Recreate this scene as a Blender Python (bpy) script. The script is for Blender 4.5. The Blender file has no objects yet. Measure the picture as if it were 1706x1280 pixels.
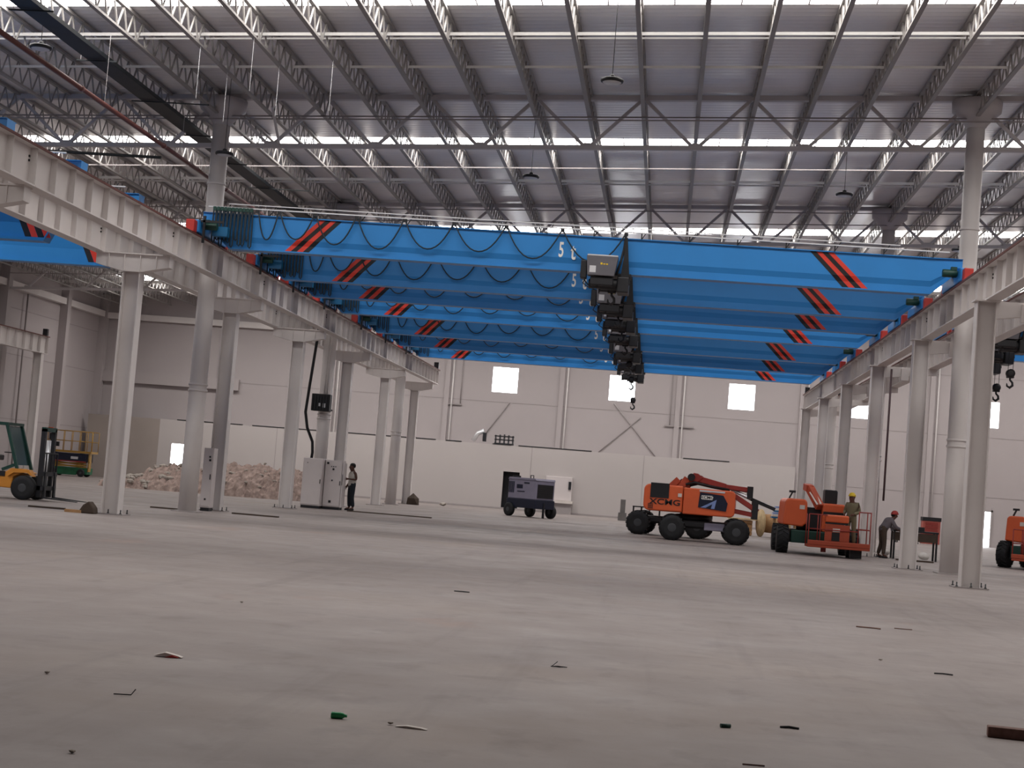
import bpy, bmesh, math, random
from mathutils import Vector, Matrix, noise
random.seed(7)
sc = bpy.context.scene
COL = sc.collection
# ------------------------------------------------------------------ camera
F_PX, ROLL, PITCH, YAW, CAM_H = 2659.37, .0783, .0618, .0991, 1.527
fw = Vector((-math.sin(YAW)*math.cos(PITCH), math.cos(YAW)*math.cos(PITCH), math.sin(PITCH)))
r0 = Vector((math.cos(YAW), math.sin(YAW), 0)); u0 = r0.cross(fw)
rr = r0*math.cos(ROLL)+u0*math.sin(ROLL); uu = rr.cross(fw)
cam_data = bpy.data.cameras.new('camera'); cam = bpy.data.objects.new('camera', cam_data); COL.objects.link(cam)
cam_data.sensor_fit = 'HORIZONTAL'; cam_data.sensor_width = 36; cam_data.lens = F_PX/1706*36
cam_data.clip_start = .1; cam_data.clip_end = 500
M = Matrix((rr, uu, -fw)).transposed().to_4x4(); M.translation = (0, 0, CAM_H); cam.matrix_world = M
sc.camera = cam
# ------------------------------------------------------------------ light and exposure
SKY_E, WIN_E = 10.0, 7.0          # daylight coming through the roof lights and the wall windows
world = bpy.data.worlds.new('world'); sc.world = world; world.use_nodes = True
bg = world.node_tree.nodes['Background']; bg.inputs[0].default_value = (.82, .9, 1, 1); bg.inputs[1].default_value = 1.0
sc.view_settings.view_transform = 'Standard'; sc.view_settings.look = 'None'
sc.view_settings.gamma = 1; sc.view_settings.use_curve_mapping = False
sc.view_settings.exposure = .46
# ------------------------------------------------------------------ materials
def srgb(r, g, b): return tuple(((c/255)/12.92 if c/255 <= .04045 else ((c/255+.055)/1.055)**2.4) for c in (r, g, b))+(1,)
MATS = {}
def mat(name, rgb, rough=.6, metal=0., var=.12, scale=3., bump=0., emit=0., spec=.4, stretch=(1, 1, 1), var_rgb=None):
    """principled material whose colour wanders a little with a noise in object space"""
    m = bpy.data.materials.new(name); m.use_nodes = True; nt = m.node_tree; N = nt.nodes; L = nt.links
    b = N['Principled BSDF']; c = srgb(*rgb)
    b.inputs['Roughness'].default_value = rough; b.inputs['Metallic'].default_value = metal
    b.inputs['Specular IOR Level'].default_value = spec
    tc = N.new('ShaderNodeTexCoord'); mp = N.new('ShaderNodeMapping'); mp.inputs['Scale'].default_value = stretch
    nz = N.new('ShaderNodeTexNoise'); nz.inputs['Scale'].default_value = scale; nz.inputs['Detail'].default_value = 5
    L.new(tc.outputs['Object'], mp.inputs['Vector']); L.new(mp.outputs[0], nz.inputs['Vector'])
    mx = N.new('ShaderNodeMix'); mx.data_type = 'RGBA'
    mx.inputs[6].default_value = tuple(x*(1-var) for x in c[:3])+(1,)
    mx.inputs[7].default_value = srgb(*var_rgb) if var_rgb else tuple(min(1, x*(1+var)) for x in c[:3])+(1,)
    rp = N.new('ShaderNodeMapRange'); rp.inputs[1].default_value = .3; rp.inputs[2].default_value = .7
    L.new(nz.outputs[0], rp.inputs[0]); L.new(rp.outputs[0], mx.inputs[0]); L.new(mx.outputs[2], b.inputs['Base Color'])
    if bump:
        bp = N.new('ShaderNodeBump'); bp.inputs['Strength'].default_value = bump; bp.inputs['Distance'].default_value = .02
        L.new(nz.outputs[0], bp.inputs['Height']); L.new(bp.outputs[0], b.inputs['Normal'])
    if emit:
        b.inputs['Emission Color'].default_value = c; b.inputs['Emission Strength'].default_value = emit
    MATS[name] = m; return m
mat('steel_paint', (210, 204, 202), .55, var=.05, scale=.7)
mat('joist_paint', (146, 142, 139), .5, var=.05, scale=.7)
mat('truss_paint', (190, 185, 185), .55, var=.05, scale=.7)
mat('wall_panel', (166, 158, 158), .6, var=.025, scale=.25)
mat('wall_lower', (178, 171, 169), .7, var=.02, scale=.3)
mat('wall_grey', (150, 140, 134), .8, var=.05, scale=.6)
mat('joint_grey', (150, 143, 142), .7, var=.04)
mat('girder_blue', (44, 124, 192), .38, var=.05, scale=.8)
mat('blue_dark', (28, 96, 140), .4, var=.1)
mat('stripe_red', (204, 58, 44), .45, var=.06)
mat('stripe_black', (22, 22, 26), .5, var=.1)
mat('letter_white', (226, 224, 220), .5, var=.03)
mat('buffer_red', (172, 50, 44), .5, var=.12)
mat('rubber_black', (24, 25, 28), .7, var=.2, scale=8)
mat('cable_dark', (26, 40, 50), .6, var=.1)
mat('black_metal', (30, 30, 34), .5, var=.15, scale=5)
mat('hoist_grey', (92, 90, 96), .5, var=.08)
mat('hoist_label', (196, 196, 200), .6)
mat('yellow_mark', (212, 178, 40), .6)
mat('conduit_dark', (84, 66, 70), .6)
mat('rail_rust', (92, 52, 46), .7, var=.25, scale=6)
mat('pipe_red', (96, 58, 55), .45, var=.12)
mat('pipe_white', (205, 200, 198), .5, var=.04)
mat('tray_dark', (26, 30, 34), .6, var=.2)
mat('bright_steel', (220, 220, 222), .35, .6, var=.05)
mat('cabinet_white', (198, 190, 189), .5, var=.02)
mat('orange', (206, 92, 52), .42, var=.06, scale=2)
mat('orange_dull', (166, 72, 48), .5, var=.1, scale=3)
mat('red_arm', (142, 52, 46), .5, var=.1, scale=3)
mat('decal_navy', (22, 28, 48), .35, var=.1)
mat('decal_blue', (120, 140, 190), .4, var=.15)
mat('yellow', (158, 122, 54), .5, var=.1, scale=4)
mat('forklift_yellow', (196, 130, 50), .45, var=.08)
mat('green_dark', (22, 60, 52), .5, var=.15)
mat('green', (30, 92, 62), .5, var=.2)
mat('glass_green', (44, 150, 92), .15, var=.2)
mat('gen_grey', (132, 128, 146), .5, var=.06)
mat('hub_grey', (66, 68, 72), .5, .3)
mat('wood', (170, 132, 92), .75, var=.2, scale=6, stretch=(1, 1, 6))
mat('wood_pale', (190, 165, 125), .75, var=.2, scale=6)
mat('brick_brown', (112, 84, 76), .85, var=.2, scale=20)
mat('paper', (206, 198, 192), .8, var=.05)
mat('skin', (92, 62, 52), .6, var=.06)
mat('hair', (16, 14, 14), .6)
mat('cloth_white', (205, 200, 192), .85, var=.05)
mat('cloth_dark', (30, 36, 44), .85, var=.15)
mat('cloth_grey', (104, 98, 104), .85, var=.1)
mat('cloth_khaki', (112, 104, 82), .85, var=.1)
mat('cloth_brown', (72, 60, 52), .85, var=.1)
mat('helmet_yellow', (208, 178, 36), .35, var=.05)
mat('cap_red', (168, 62, 60), .7)
mat('dirt', (162, 141, 133), .95, var=.4, scale=5, bump=1., var_rgb=(176, 156, 147))
mat('chunk', (158, 150, 142), .9, var=.2, scale=4, bump=.5)
mat('dark_glass', (40, 66, 64), .15, var=.1)
mat('white_bag', (214, 210, 206), .8, var=.08)
mat('coral', (176, 92, 82), .55, var=.08)
mat('lamp_lens', (190, 190, 192), .4)
mat('concrete_post', (128, 126, 124), .8, var=.1)
# daylight panels
def emitter(name, rgb, s):
    m = bpy.data.materials.new(name); m.use_nodes = True; nt = m.node_tree
    for n in list(nt.nodes): nt.nodes.remove(n)
    e = nt.nodes.new('ShaderNodeEmission'); o = nt.nodes.new('ShaderNodeOutputMaterial')
    e.inputs[0].default_value = rgb+(1,); e.inputs[1].default_value = s; nt.links.new(e.outputs[0], o.inputs[0]); MATS[name] = m
emitter('roof_light', (1, .965, .93), SKY_E)
emitter('window_light', (.93, .96, 1), WIN_E)
# floor: power-floated concrete, cloudy, with scuffed darker passes
m = bpy.data.materials.new('concrete_floor'); m.use_nodes = True; nt = m.node_tree; N = nt.nodes; Lk = nt.links
b = N['Principled BSDF']; tc = N.new('ShaderNodeTexCoord')
def nz(scale, st, det=6, rot=0.):
    mp = N.new('ShaderNodeMapping'); mp.inputs['Scale'].default_value = st; mp.inputs['Rotation'].default_value = (0, 0, rot)
    t = N.new('ShaderNodeTexNoise'); t.inputs['Scale'].default_value = scale; t.inputs['Detail'].default_value = det
    t.inputs['Roughness'].default_value = .6
    Lk.new(tc.outputs['Object'], mp.inputs['Vector']); Lk.new(mp.outputs[0], t.inputs['Vector']); return t
def rng(src, a, b_, lo, hi):
    r = N.new('ShaderNodeMapRange'); r.inputs[1].default_value = a; r.inputs[2].default_value = b_; r.inputs[3].default_value = lo; r.inputs[4].default_value = hi
    Lk.new(src, r.inputs[0]); return r.outputs[0]
def mixc(fac, A, B):
    x = N.new('ShaderNodeMix'); x.data_type = 'RGBA'; Lk.new(fac, x.inputs[0])
    for i, v in ((6, A), (7, B)):
        if isinstance(v, tuple): x.inputs[i].default_value = v
        else: Lk.new(v, x.inputs[i])
    return x.outputs[2]
c1 = mixc(rng(nz(.55, (1, 1, 1)).outputs[0], .35, .65, 0, 1), srgb(130, 121, 118), srgb(139, 130, 127))
c2 = mixc(rng(nz(.16, (1, .45, 1), 4).outputs[0], .56, .72, 0, .3), c1, srgb(116, 107, 105))
c3 = mixc(rng(nz(1.3, (.35, 1, 1), 5, .3).outputs[0], .6, .75, 0, .45), c2, srgb(112, 103, 101))
c4 = mixc(rng(nz(.09, (1, 1, 1), 3, 1.).outputs[0], .58, .7, 0, .35), c3, srgb(152, 136, 122))
c5 = mixc(rng(nz(26, (1, 1, 1), 3).outputs[0], .62, .8, 0, .5), c4, srgb(118, 108, 105))
c6 = mixc(rng(nz(2.6, (.8, .55, 1), 8, .15).outputs[0], .54, .74, 0, .55), c5, srgb(108, 99, 97))
c7 = mixc(rng(nz(2.2, (1, 1, 1), 8).outputs[0], .6, .8, 0, .4), c6, srgb(154, 145, 142))
c8 = mixc(rng(nz(.35, (1, .6, 1), 4, 2.1).outputs[0], .64, .74, 0, .4), c7, srgb(150, 118, 104))
c9 = mixc(rng(nz(1.5, (1.5, .07, 1), 4, -.12).outputs[0], .56, .7, 0, .4), c8, srgb(112, 103, 101))
Lk.new(c9, b.inputs['Base Color']); Lk.new(rng(nz(.7, (1, 1, 1)).outputs[0], .3, .7, .5, .75), b.inputs['Roughness']); b.inputs['Specular IOR Level'].default_value = .3
MATS['concrete_floor'] = m
# roof deck: ribbed galvanised sheet (ribs run across the hall)
m = bpy.data.materials.new('roof_sheet'); m.use_nodes = True; nt = m.node_tree; N = nt.nodes; Lk = nt.links
b = N['Principled BSDF']; tc = N.new('ShaderNodeTexCoord')
b.inputs['Metallic'].default_value = .22; b.inputs['Roughness'].default_value = .3
c1 = mixc(rng(nz(.5, (1, .3, 1)).outputs[0], .35, .65, 0, 1), srgb(222, 219, 221), srgb(232, 229, 231))
Lk.new(c1, b.inputs['Base Color'])
wv = N.new('ShaderNodeTexWave'); wv.wave_type = 'BANDS'; wv.bands_direction = 'Y'; wv.inputs['Scale'].default_value = 1.05; wv.inputs['Distortion'].default_value = .15; wv.inputs['Detail'].default_value = 0
Lk.new(tc.outputs['Object'], wv.inputs['Vector'])
bp = N.new('ShaderNodeBump'); bp.inputs['Strength'].default_value = .5; bp.inputs['Distance'].default_value = .03
Lk.new(rng(wv.outputs[1], .6, .95, 0, 1), bp.inputs['Height']); Lk.new(bp.outputs[0], b.inputs['Normal'])
MATS['roof_sheet'] = m
# ------------------------------------------------------------------ mesh helpers
class MB:
    def __init__(s): s.v = []; s.f = []; s.sm = []
    def add(s, vs, fs, smooth=False):
        o = len(s.v); s.v += [tuple(x) for x in vs]; s.f += [tuple(i+o for i in f) for f in fs]; s.sm += [smooth]*len(fs); return s
    def box(s, c, d, R=None):
        x, y, z = d[0]/2, d[1]/2, d[2]/2
        vs = [Vector(p) for p in ((-x,-y,-z),(x,-y,-z),(x,y,-z),(-x,y,-z),(-x,-y,z),(x,-y,z),(x,y,z),(-x,y,z))]
        if R is not None: vs = [R @ p for p in vs]
        c = Vector(c); return s.add([p+c for p in vs], [(0,3,2,1),(4,5,6,7),(0,1,5,4),(1,2,6,5),(2,3,7,6),(3,0,4,7)])
    def bb(s, a, b): return s.box([(a[i]+b[i])/2 for i in range(3)], [abs(b[i]-a[i]) for i in range(3)])
    def bar(s, a, b, w, h, up=(0, 0, 1)):
        a, b = Vector(a), Vector(b); d = b-a; l = d.length; y = d.normalized(); u = Vector(up)
        x = y.cross(u)
        if x.length < 1e-4: x = y.cross(Vector((1, 0, 0)))
        x.normalize(); z = x.cross(y); return s.box((a+b)/2, (w, l, h), Matrix((x, y, z)).transposed())
    def tube(s, pts, r, n=6, caps=True):
        pts = [Vector(p) for p in pts]; k = len(pts); rs = r if isinstance(r, (list, tuple)) else [r]*k
        vs = []; t0 = (pts[1]-pts[0]).normalized(); a = t0.cross(Vector((0, 0, 1)))
        if a.length < 1e-3: a = t0.cross(Vector((1, 0, 0)))
        a.normalize()
        for i, p in enumerate(pts):
            t = (pts[min(i+1, k-1)]-pts[max(i-1, 0)]).normalized()
            a = (a-t*a.dot(t)).normalized(); c = t.cross(a)
            for j in range(n):
                q = 2*math.pi*j/n; vs.append(p+(a*math.cos(q)+c*math.sin(q))*rs[i])
        fs = [(i*n+j, i*n+(j+1) % n, (i+1)*n+(j+1) % n, (i+1)*n+j) for i in range(k-1) for j in range(n)]
        s.add(vs, fs, n > 5)
        if caps: s.add([], [tuple(len(s.v)-len(vs)+j for j in range(n))[::-1], tuple(len(s.v)-n+j for j in range(n))]) if False else s._caps(len(s.v)-len(vs), len(s.v)-n, n)
        return s
    def _caps(s, a, b, n):
        s.f += [tuple(a+j for j in range(n))[::-1], tuple(b+j for j in range(n))]; s.sm += [False]*2; return s
    def lathe(s, prof, n=24, ax='z', c=(0, 0, 0)):
        vs = []
        for r, h in prof:
            for j in range(n):
                q = 2*math.pi*j/n; x, y = r*math.cos(q), r*math.sin(q)
                p = (x, y, h) if ax == 'z' else ((x, h, y) if ax == 'y' else (h, x, y))
                vs.append(tuple(p[i]+c[i] for i in range(3)))
        k = len(prof); o = len(s.v)
        s.add(vs, [(i*n+j, i*n+(j+1) % n, (i+1)*n+(j+1) % n, (i+1)*n+j) for i in range(k-1) for j in range(n)], True)
        return s._caps(o, o+(k-1)*n, n)
    def prism(s, poly, a, b, ax='y'):
        """polygon in the plane across ax, extruded from a to b"""
        n = len(poly)
        P = (lambda p, h: (p[0], h, p[1])) if ax == 'y' else ((lambda p, h: (h, p[0], p[1])) if ax == 'x' else (lambda p, h: (p[0], p[1], h)))
        vs = [P(p, a) for p in poly]+[P(p, b) for p in poly]
        fs = [tuple(range(n)), tuple(range(n, 2*n))[::-1]]+[(i, i+n, (i+1) % n+n, (i+1) % n) for i in range(n)]
        return s.add(vs, fs)
    def mesh(s, name):
        me = bpy.data.meshes.new(name); me.from_pydata(s.v, [], s.f)
        for p, q in zip(me.polygons, s.sm): p.use_smooth = q
        bm = bmesh.new(); bm.from_mesh(me); bmesh.ops.recalc_face_normals(bm, faces=bm.faces); bm.to_mesh(me); bm.free()
        return me
def link(name, me, m, parent=None, loc=None, rotz=0.):
    o = bpy.data.objects.new(name, me); COL.objects.link(o)
    if me is not None and m is not None and not me.materials: me.materials.append(MATS[m])
    if parent is not None: o.parent = parent
    if loc is not None: o.location = loc
    if rotz: o.rotation_euler = (0, 0, rotz)
    return o
def part(name, mb, m, parent, label=None, kind=None, loc=None, bevel=0.):
    o = link(name, mb.mesh(name), m, parent, loc)
    if label: o['label'] = label
    if kind: o['kind'] = kind
    if bevel:
        md = o.modifiers.new('bevel', 'BEVEL'); md.width = bevel; md.segments = 2; md.limit_method = 'ANGLE'
    return o
def tag(o, label, cat, group=None):
    o['label'] = label; o['category'] = cat
    if group: o['group'] = group
    return o
def thing(name, label, cat, loc=(0, 0, 0), rotz=0., group=None):
    return tag(link(name, None, None, None, loc, rotz), label, cat, group)
def single(name, mb, m, label, cat, loc=(0, 0, 0), rotz=0., group=None, bevel=0.):
    o = part(name, mb, m, None, bevel=bevel); o.location = loc; o.rotation_euler = (0, 0, rotz); return tag(o, label, cat, group)
def struct(name, mb, m, parent=None):
    o = part(name, mb, m, parent); o['kind'] = 'structure'; return o
def copy_tree(o, parent=None, loc=None, rotz=None):
    c = o.copy(); COL.objects.link(c); c.parent = parent
    if loc is not None: c.location = loc
    if rotz is not None: c.rotation_euler = (0, 0, rotz)
    for ch in list(o.children): copy_tree(ch, c)
    return c
_txt = {}
def text_mesh(s, size, depth=.004, sx=1.):
    """text outline as a thin solid in the XZ plane, facing -Y, origin at its centre"""
    cu = bpy.data.curves.new('lettering', 'FONT'); cu.body = s; cu.size = size; cu.extrude = depth; cu.align_x = 'CENTER'; cu.align_y = 'CENTER'; cu.resolution_u = 3
    cu.offset = size*.018
    t = bpy.data.objects.new('lettering', cu); COL.objects.link(t)
    me = bpy.data.meshes.new_from_object(t.evaluated_get(bpy.context.evaluated_depsgraph_get()))
    bpy.data.objects.remove(t); bpy.data.curves.remove(cu)
    me.transform(Matrix.Rotation(math.pi/2, 4, 'X') @ Matrix.Diagonal((sx, 1, 1, 1))); me.name = 'lettering'; me.materials.clear(); return me
ORD = ['nearest', 'second nearest', 'third nearest', 'fourth nearest', 'fifth nearest', 'sixth nearest', 'farthest']
# ------------------------------------------------------------------ building shell
XW0, XW1, YB, YF = -34.3, 30.0, 93.0, -9.0
SL = .052
def zd(x): return 12.75+SL*x            # underside of the roof sheeting
def zj(x): return 12.07+SL*x            # joist bottom chords
STRIPS = [(17.5, 18.9), (34.4, 36.05), (49.95, 51.3), (66.9, 68.4), (83.9, 86.4)]
struct('floor', MB().bb((XW0-1, YF-1, -.3), (XW1+1, YB+1, 0)), 'concrete_floor')
mb = MB(); ys = [YF-1]+[y for s in STRIPS for y in s]+[YB+1]
for a, b_ in zip(ys[::2], ys[1::2]):
    mb.prism([(XW0-.5, zd(XW0-.5)), (XW1+.5, zd(XW1+.5)), (XW1+.5, zd(XW1+.5)+.12), (XW0-.5, zd(XW0-.5)+.12)], a, b_, 'y')
mb.prism([(XW0-.5, zd(XW0-.5)), (-30.5, zd(-30.5)), (-30.5, zd(-30.5)+.12), (XW0-.5, zd(XW0-.5)+.12)], STRIPS[4][0], STRIPS[4][1], 'y')
struct('ceiling', mb, 'roof_sheet')
mb = MB()
for i, (a, b_) in enumerate(STRIPS):
    xs_ = -30.5 if i == 4 else XW0
    mb = MB().add([(xs_, a, zd(xs_)+.05), (XW1, a, zd(XW1)+.05), (XW1, b_, zd(XW1)+.05), (xs_, b_, zd(xs_)+.05)], [(0, 3, 2, 1)])
    o = struct('window_%d' % (i+20), mb, 'roof_light'); o['label'] = 'long translucent roof light strip glowing with daylight'
    if i > 0:
        mb = MB()
        for k in range(-22, 19):
            x = .98+1.512*k; mb.bb((x-.015, a, zd(x)-.02), (x+.015, b_, zd(x)+.04))
        f = part('glazing_bar', mb, 'truss_paint', o, kind='stuff')
# back wall with square windows and a doorway
WX = [-17.3, -10.41, -3.54, 3.38, 10.28, 17.2, 24.1]; WZ0, WZ1, WW = 6.78, 8.25, 1.49
HOLES = [(x, x+WW, WZ0, WZ1) for x in WX[1:]]
DOOR = (17.75, 18.55, 0.0, 2.0)
def wall_with_holes(x0, x1, z0, z1f, holes, y, th):
    """wall along X built from boxes around the openings"""
    mb = MB(); xs = sorted({x0, x1, *[h[0] for h in holes], *[h[1] for h in holes]})
    for a, b_ in zip(xs[:-1], xs[1:]):
        cut = sorted((h[2], h[3]) for h in holes if h[0] <= a+1e-6 and h[1] >= b_-1e-6); z = z0
        top = z1f((a+b_)/2)
        for c, d in cut+[(top, top)]:
            if c > z: mb.bb((a, y, z), (b_, y+th, c))
            z = d
    return mb
wb = struct('wall_back', wall_with_holes(XW0-.3, XW1+.3, 0, lambda x: zd(x)+.6, HOLES+[DOOR], YB, .25), 'wall_panel')
for i, x in enumerate(WX[1:]):
    w = struct('window_%d' % (i+1), MB().bb((x-.02, YB+.1, WZ0-.02), (x+WW+.02, YB+.14, WZ1+.02)), 'window_light')
    w['label'] = 'square white window glowing high in the back wall'
struct('door_1', MB().bb((DOOR[0]-.02, YB+.12, .02), (DOOR[1]+.02, YB+.16, DOOR[3])), 'window_light')['label'] = 'bright open doorway at the right of the back wall'
mb = MB().bb((DOOR[0]-.1, YB-.06, 0), (DOOR[0], YB+.1, 2.1)).bb((DOOR[1], YB-.06, 0), (DOOR[1]+.1, YB+.1, 2.1)).bb((DOOR[0]-.1, YB-.06, DOOR[3]), (DOOR[1]+.1, YB+.1, 2.1))
struct('trim_1', mb, 'joint_grey')
for z in (2.82, 6.2, 9.6): part('panel_joint', MB().bb((XW0, YB-.012, z-.02), (XW1, YB+.01, z+.02)), 'joint_grey', wb)
for x in (-26.7, -19.9, -13.04, -6.3, .5, 7.6, 14.9, 22):
    part('pilaster', MB().bb((x-.14, YB-.14, 0), (x+.14, YB+.02, zd(x)-.1)), 'wall_panel', wb)
    part('downpipe', MB().tube([(x+.32, YB-.1, .2), (x+.32, YB-.1, zd(x)-.2)], .05, 8), 'pipe_white', wb)
part('girt', MB().bb((XW0, YB-.3, 5.72), (-25.5, YB+.02, 6.38)), 'wall_panel', wb)
part('eave_beam', MB().bb((XW0, YB-.35, 9.5), (-13.5, YB, 9.85)), 'steel_paint', wb)
for a, b_ in (((-9.3, 6.2), (-10.7, 4.1)), ((-3.2, 6.6), (-.6, 3.7)), ((-1.6, 5.9), (-3.9, 3.7)), ((.1, 8.6), (.1, 5.55)), ((-12.2, 9.0), (-12.2, 5.9))):
    part('brace_rod', MB().tube([(a[0], YB-.06, a[1]), (b_[0], YB-.06, b_[1])], .03, 6), 'joint_grey', wb)
part('wall_bracket', MB().bb((-.2, YB-.12, 5.5), (1.5, YB-.04, 5.58)), 'joint_grey', wb)
part('wall_bracket', MB().bb((-12.95, YB-.12, 5.85), (-12.1, YB-.04, 5.93)), 'joint_grey', wb)
part('cable_trunk', MB().bb((4.6, YB-.5, 3.05), (7.3, YB-.1, 3.3)), 'pipe_white', wb)
part('trunk_box', MB().bb((6.9, YB-.56, 2.95), (7.3, YB-.06, 3.4)), 'black_metal', wb)
# left side wall
wl = struct('wall_left', MB().bb((XW0-.25, YF, 0), (XW0, YB, zd(XW0)+.5)), 'wall_panel')
for z in (2.82, 6.2, 8.6): part('panel_joint', MB().bb((XW0-.01, YF, z-.02), (XW0+.012, YB, z+.02)), 'joint_grey', wl)
for y in (44.3, 52.8, 61.3, 69.8, 78.3, 86.5, 92.7): part('pilaster', MB().bb((XW0, y-.25, 0), (XW0+.45, y+.25, zd(XW0)-.1)), 'wall_panel', wl)
part('eave_beam', MB().bb((XW0, YF, 9.55), (XW0+.35, YB-.4, 9.9)), 'steel_paint', wl)
for y, r in ((66.5, .05), (69, .05), (72.2, .06), (75.4, .05), (81.2, .05)): part('downpipe', MB().tube([(XW0+.2, y, .3), (XW0+.2, y, 9.5)], r, 8), 'tray_dark' if r > .055 else 'joint_grey', wl)
struct('wall_right', MB().bb((XW1, YF, 0), (XW1+.25, YB, zd(XW1)+.5)), 'wall_panel')
struct('wall_front', MB().bb((XW0, YF-.25, 0), (XW1, YF, zd(XW1)+.5)), 'wall_panel')
# low partition of the offices along the back wall
OY = 91.0; OX0, OX1, OH = -29.5, 7.3, 3.66
PH = [(-9.15, -8.2, 0, 2.16), (-28.7, -27.9, 1.0, 2.28)]
wp = struct('wall_partition', wall_with_holes(OX0, OX1, 0, lambda x: OH, PH, OY, .2), 'wall_lower')
part('roof_slab', MB().bb((OX0, OY+.2, OH-.2), (OX1, YB, OH-.02)), 'wall_lower', wp)
part('end_panel', MB().bb((OX1-.15, OY+.2, 0), (OX1, YB, OH-.2)), 'wall_lower', wp)
part('inner_panel', MB().bb((-10.6, OY+.2, 0), (-10.5, YB, OH-.2)), 'wall_lower', wp); part('inner_panel', MB().bb((-6.6, OY+.2, 0), (-6.5, YB, OH-.2)), 'wall_lower', wp)
part('doorway_dark_sheet', MB().bb((-9.2, OY+.6, 0), (-8.1, OY+.66, 2.3)), 'black_metal', wp)  # black sheet set behind the opening to make the doorway dark
struct('window_10', MB().bb((-28.72, OY+.1, 1.0), (-27.88, OY+.13, 2.3)), 'window_light')['label'] = 'bright window in the low white partition'
for x in (-22.5, -15.4, -7.6, -1.2): part('panel_joint', MB().bb((x-.015, OY-.008, 0), (x+.015, OY+.01, OH)), 'joint_grey', wp)
part('skirting', MB().bb((OX0, OY-.03, 0), (OX1, OY, .1)), 'joint_grey', wp)
for a, b_ in ((-28.5, -24.6), (-24, -19.5), (-18.9, -13.2), (-12.6, -11.7), (-9.9, -8.8), (-8.4, -4.2), (1.0, 3.6)): part('coping_strip', MB().bb((a, OY-.02, OH), (b_, OY+.2, OH+.05)), 'tray_dark', wp)
wg = struct('wall_grey_panel', MB().bb((XW0+.45, OY, 0), (OX0, OY+.2, OH)), 'wall_grey')
part('panel_joint', MB().bb((-31.9, OY-.008, 0), (-31.87, OY+.01, OH)), 'joint_grey', wg)
# white panel box with switches beside the doorway
sb = thing('distribution_box', 'white wall box with dark switches beside the dark doorway', 'electrical box', (-5.9, OY, 0))
part('body', MB().bb((-.75, -.25, .75), (.75, 0, 2.1)), 'cabinet_white', sb, bevel=.02)
part('counter', MB().bb((-.8, -.6, .6), (.85, 0, .75)), 'paper', sb); part('base', MB().bb((-.7, -.5, 0), (.8, 0, .6)), 'joint_grey', sb)
part('switch', MB().bb((-.5, -.3, 1.25), (-.36, -.25, 1.55)), 'black_metal', sb); part('switch', MB().bb((.55, -.3, 1.4), (.7, -.25, 1.85)), 'black_metal', sb)
# ------------------------------------------------------------------ roof trusses
TY = [27.3, 44.3, 61.3, 78.3]
for i, ty in enumerate(TY):
    t = thing('roof_truss', '%s white steel roof truss spanning the hall above the cranes' % ['overhead', 'nearest visible', 'second nearest', 'farthest'][i], 'truss', (0, ty, 0), 0, 'roof trusses')
    X0, X1 = XW0, XW1
    part('top_chord', MB().bar((X0, 0, zd(X0)-.12), (X1, 0, zd(X1)-.12), .2, .14), 'truss_paint', t)
    bz = lambda x: 11.22+SL*x
    part('bottom_chord', MB().bar((X0, 0, bz(X0)), (X1, 0, bz(X1)), .16, .12), 'truss_paint', t)
    if i == 0: continue
    for k in range(-11, 10):
        xb = .2+3.02*k
        for s in (-1, 1):
            x2 = xb+s*1.51
            if XW0 < x2 < XW1: part('diagonal', MB().bar((xb+s*.04, 0, bz(xb)), (x2, 0, zd(x2)-.12), .09, .09), 'truss_paint', t)
        part('gusset', MB().prism([(xb-.12, bz(xb)-.02), (xb+.12, bz(xb)-.02), (xb+.09, bz(xb)+.13), (xb-.09, bz(xb)+.13)], -.05, .05, 'y'), 'truss_paint', t)
    part('knee_brace', MB().bar((-11.6, -.06, bz(-11.6)), (-11.6, -1.2, zj(-11.6)), .06, .06), 'truss_paint', t)
# ------------------------------------------------------------------ lattice joists running down the hall
JX = [.22+1.512*k for k in range(-22, 18)]
PIT, JH = .68, .60
NB = 25
up = MB().bar((0, 0, .03), (0, PIT/2, JH), .036, .036, (1, 0, 0)).mesh('web_bar'); dn = MB().bar((0, 0, JH), (0, PIT/2, .03), .036, .036, (1, 0, 0)).mesh('web_bar')
bot = MB().bb((-.055, 0, -.02), (.055, 17, .035)).mesh('bottom_chord'); top = MB().bb((-.055, 0, JH-.02), (.055, 17, JH+.05)).mesh('top_chord')
wm = MB()
for k in range(NB):
    y = k*PIT; wm.bar((0, y, .03), (0, y+PIT/2, JH), .03, .03, (1, 0, 0)); wm.bar((0, y+PIT/2, JH), (0, y+PIT, .03), .03, .03, (1, 0, 0))
wm = wm.mesh('lattice_web')
NTH = 'first second third fourth fifth sixth seventh eighth ninth tenth eleventh twelfth thirteenth fourteenth fifteenth sixteenth seventeenth eighteenth nineteenth twentieth'.split()
BAYN = ['nearest', 'second', 'third', 'farthest']
for bi, y0 in enumerate(TY):
    ln = min(17, YB-.4-y0)
    jn = 0; lim = [(-20.5, 9.0), (-28, 14), (-34, 19), (-34, 22)][bi]
    for x in JX:
        if not lim[0] < x < lim[1]: continue
        jn += 1; lb = 'white lattice roof joist in the %s roof bay from the camera' % BAYN[bi] if bi else '%s lattice roof joist from the left in the nearest roof bay' % NTH[jn-1]
        o = thing('roof_joist', lb, 'joist', (x, y0, zj(x)), 0, 'roof joists of the %s bay' % BAYN[bi])
        if ln < 17: o.scale = (1, ln/17, 1)
        link('bottom_chord', bot, 'joist_paint', o); link('top_chord', top, 'joist_paint', o)
        if bi == 0 and -16.5 < x < 8.5:
            for k in range(6, NB):
                link('web_bar', up, 'joist_paint', o, (0, k*PIT, 0)); link('web_bar', dn, 'joist_paint', o, (0, k*PIT+PIT/2, 0))
        else: link('lattice_web', wm, 'joist_paint', o)['kind'] = 'stuff'
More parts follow.
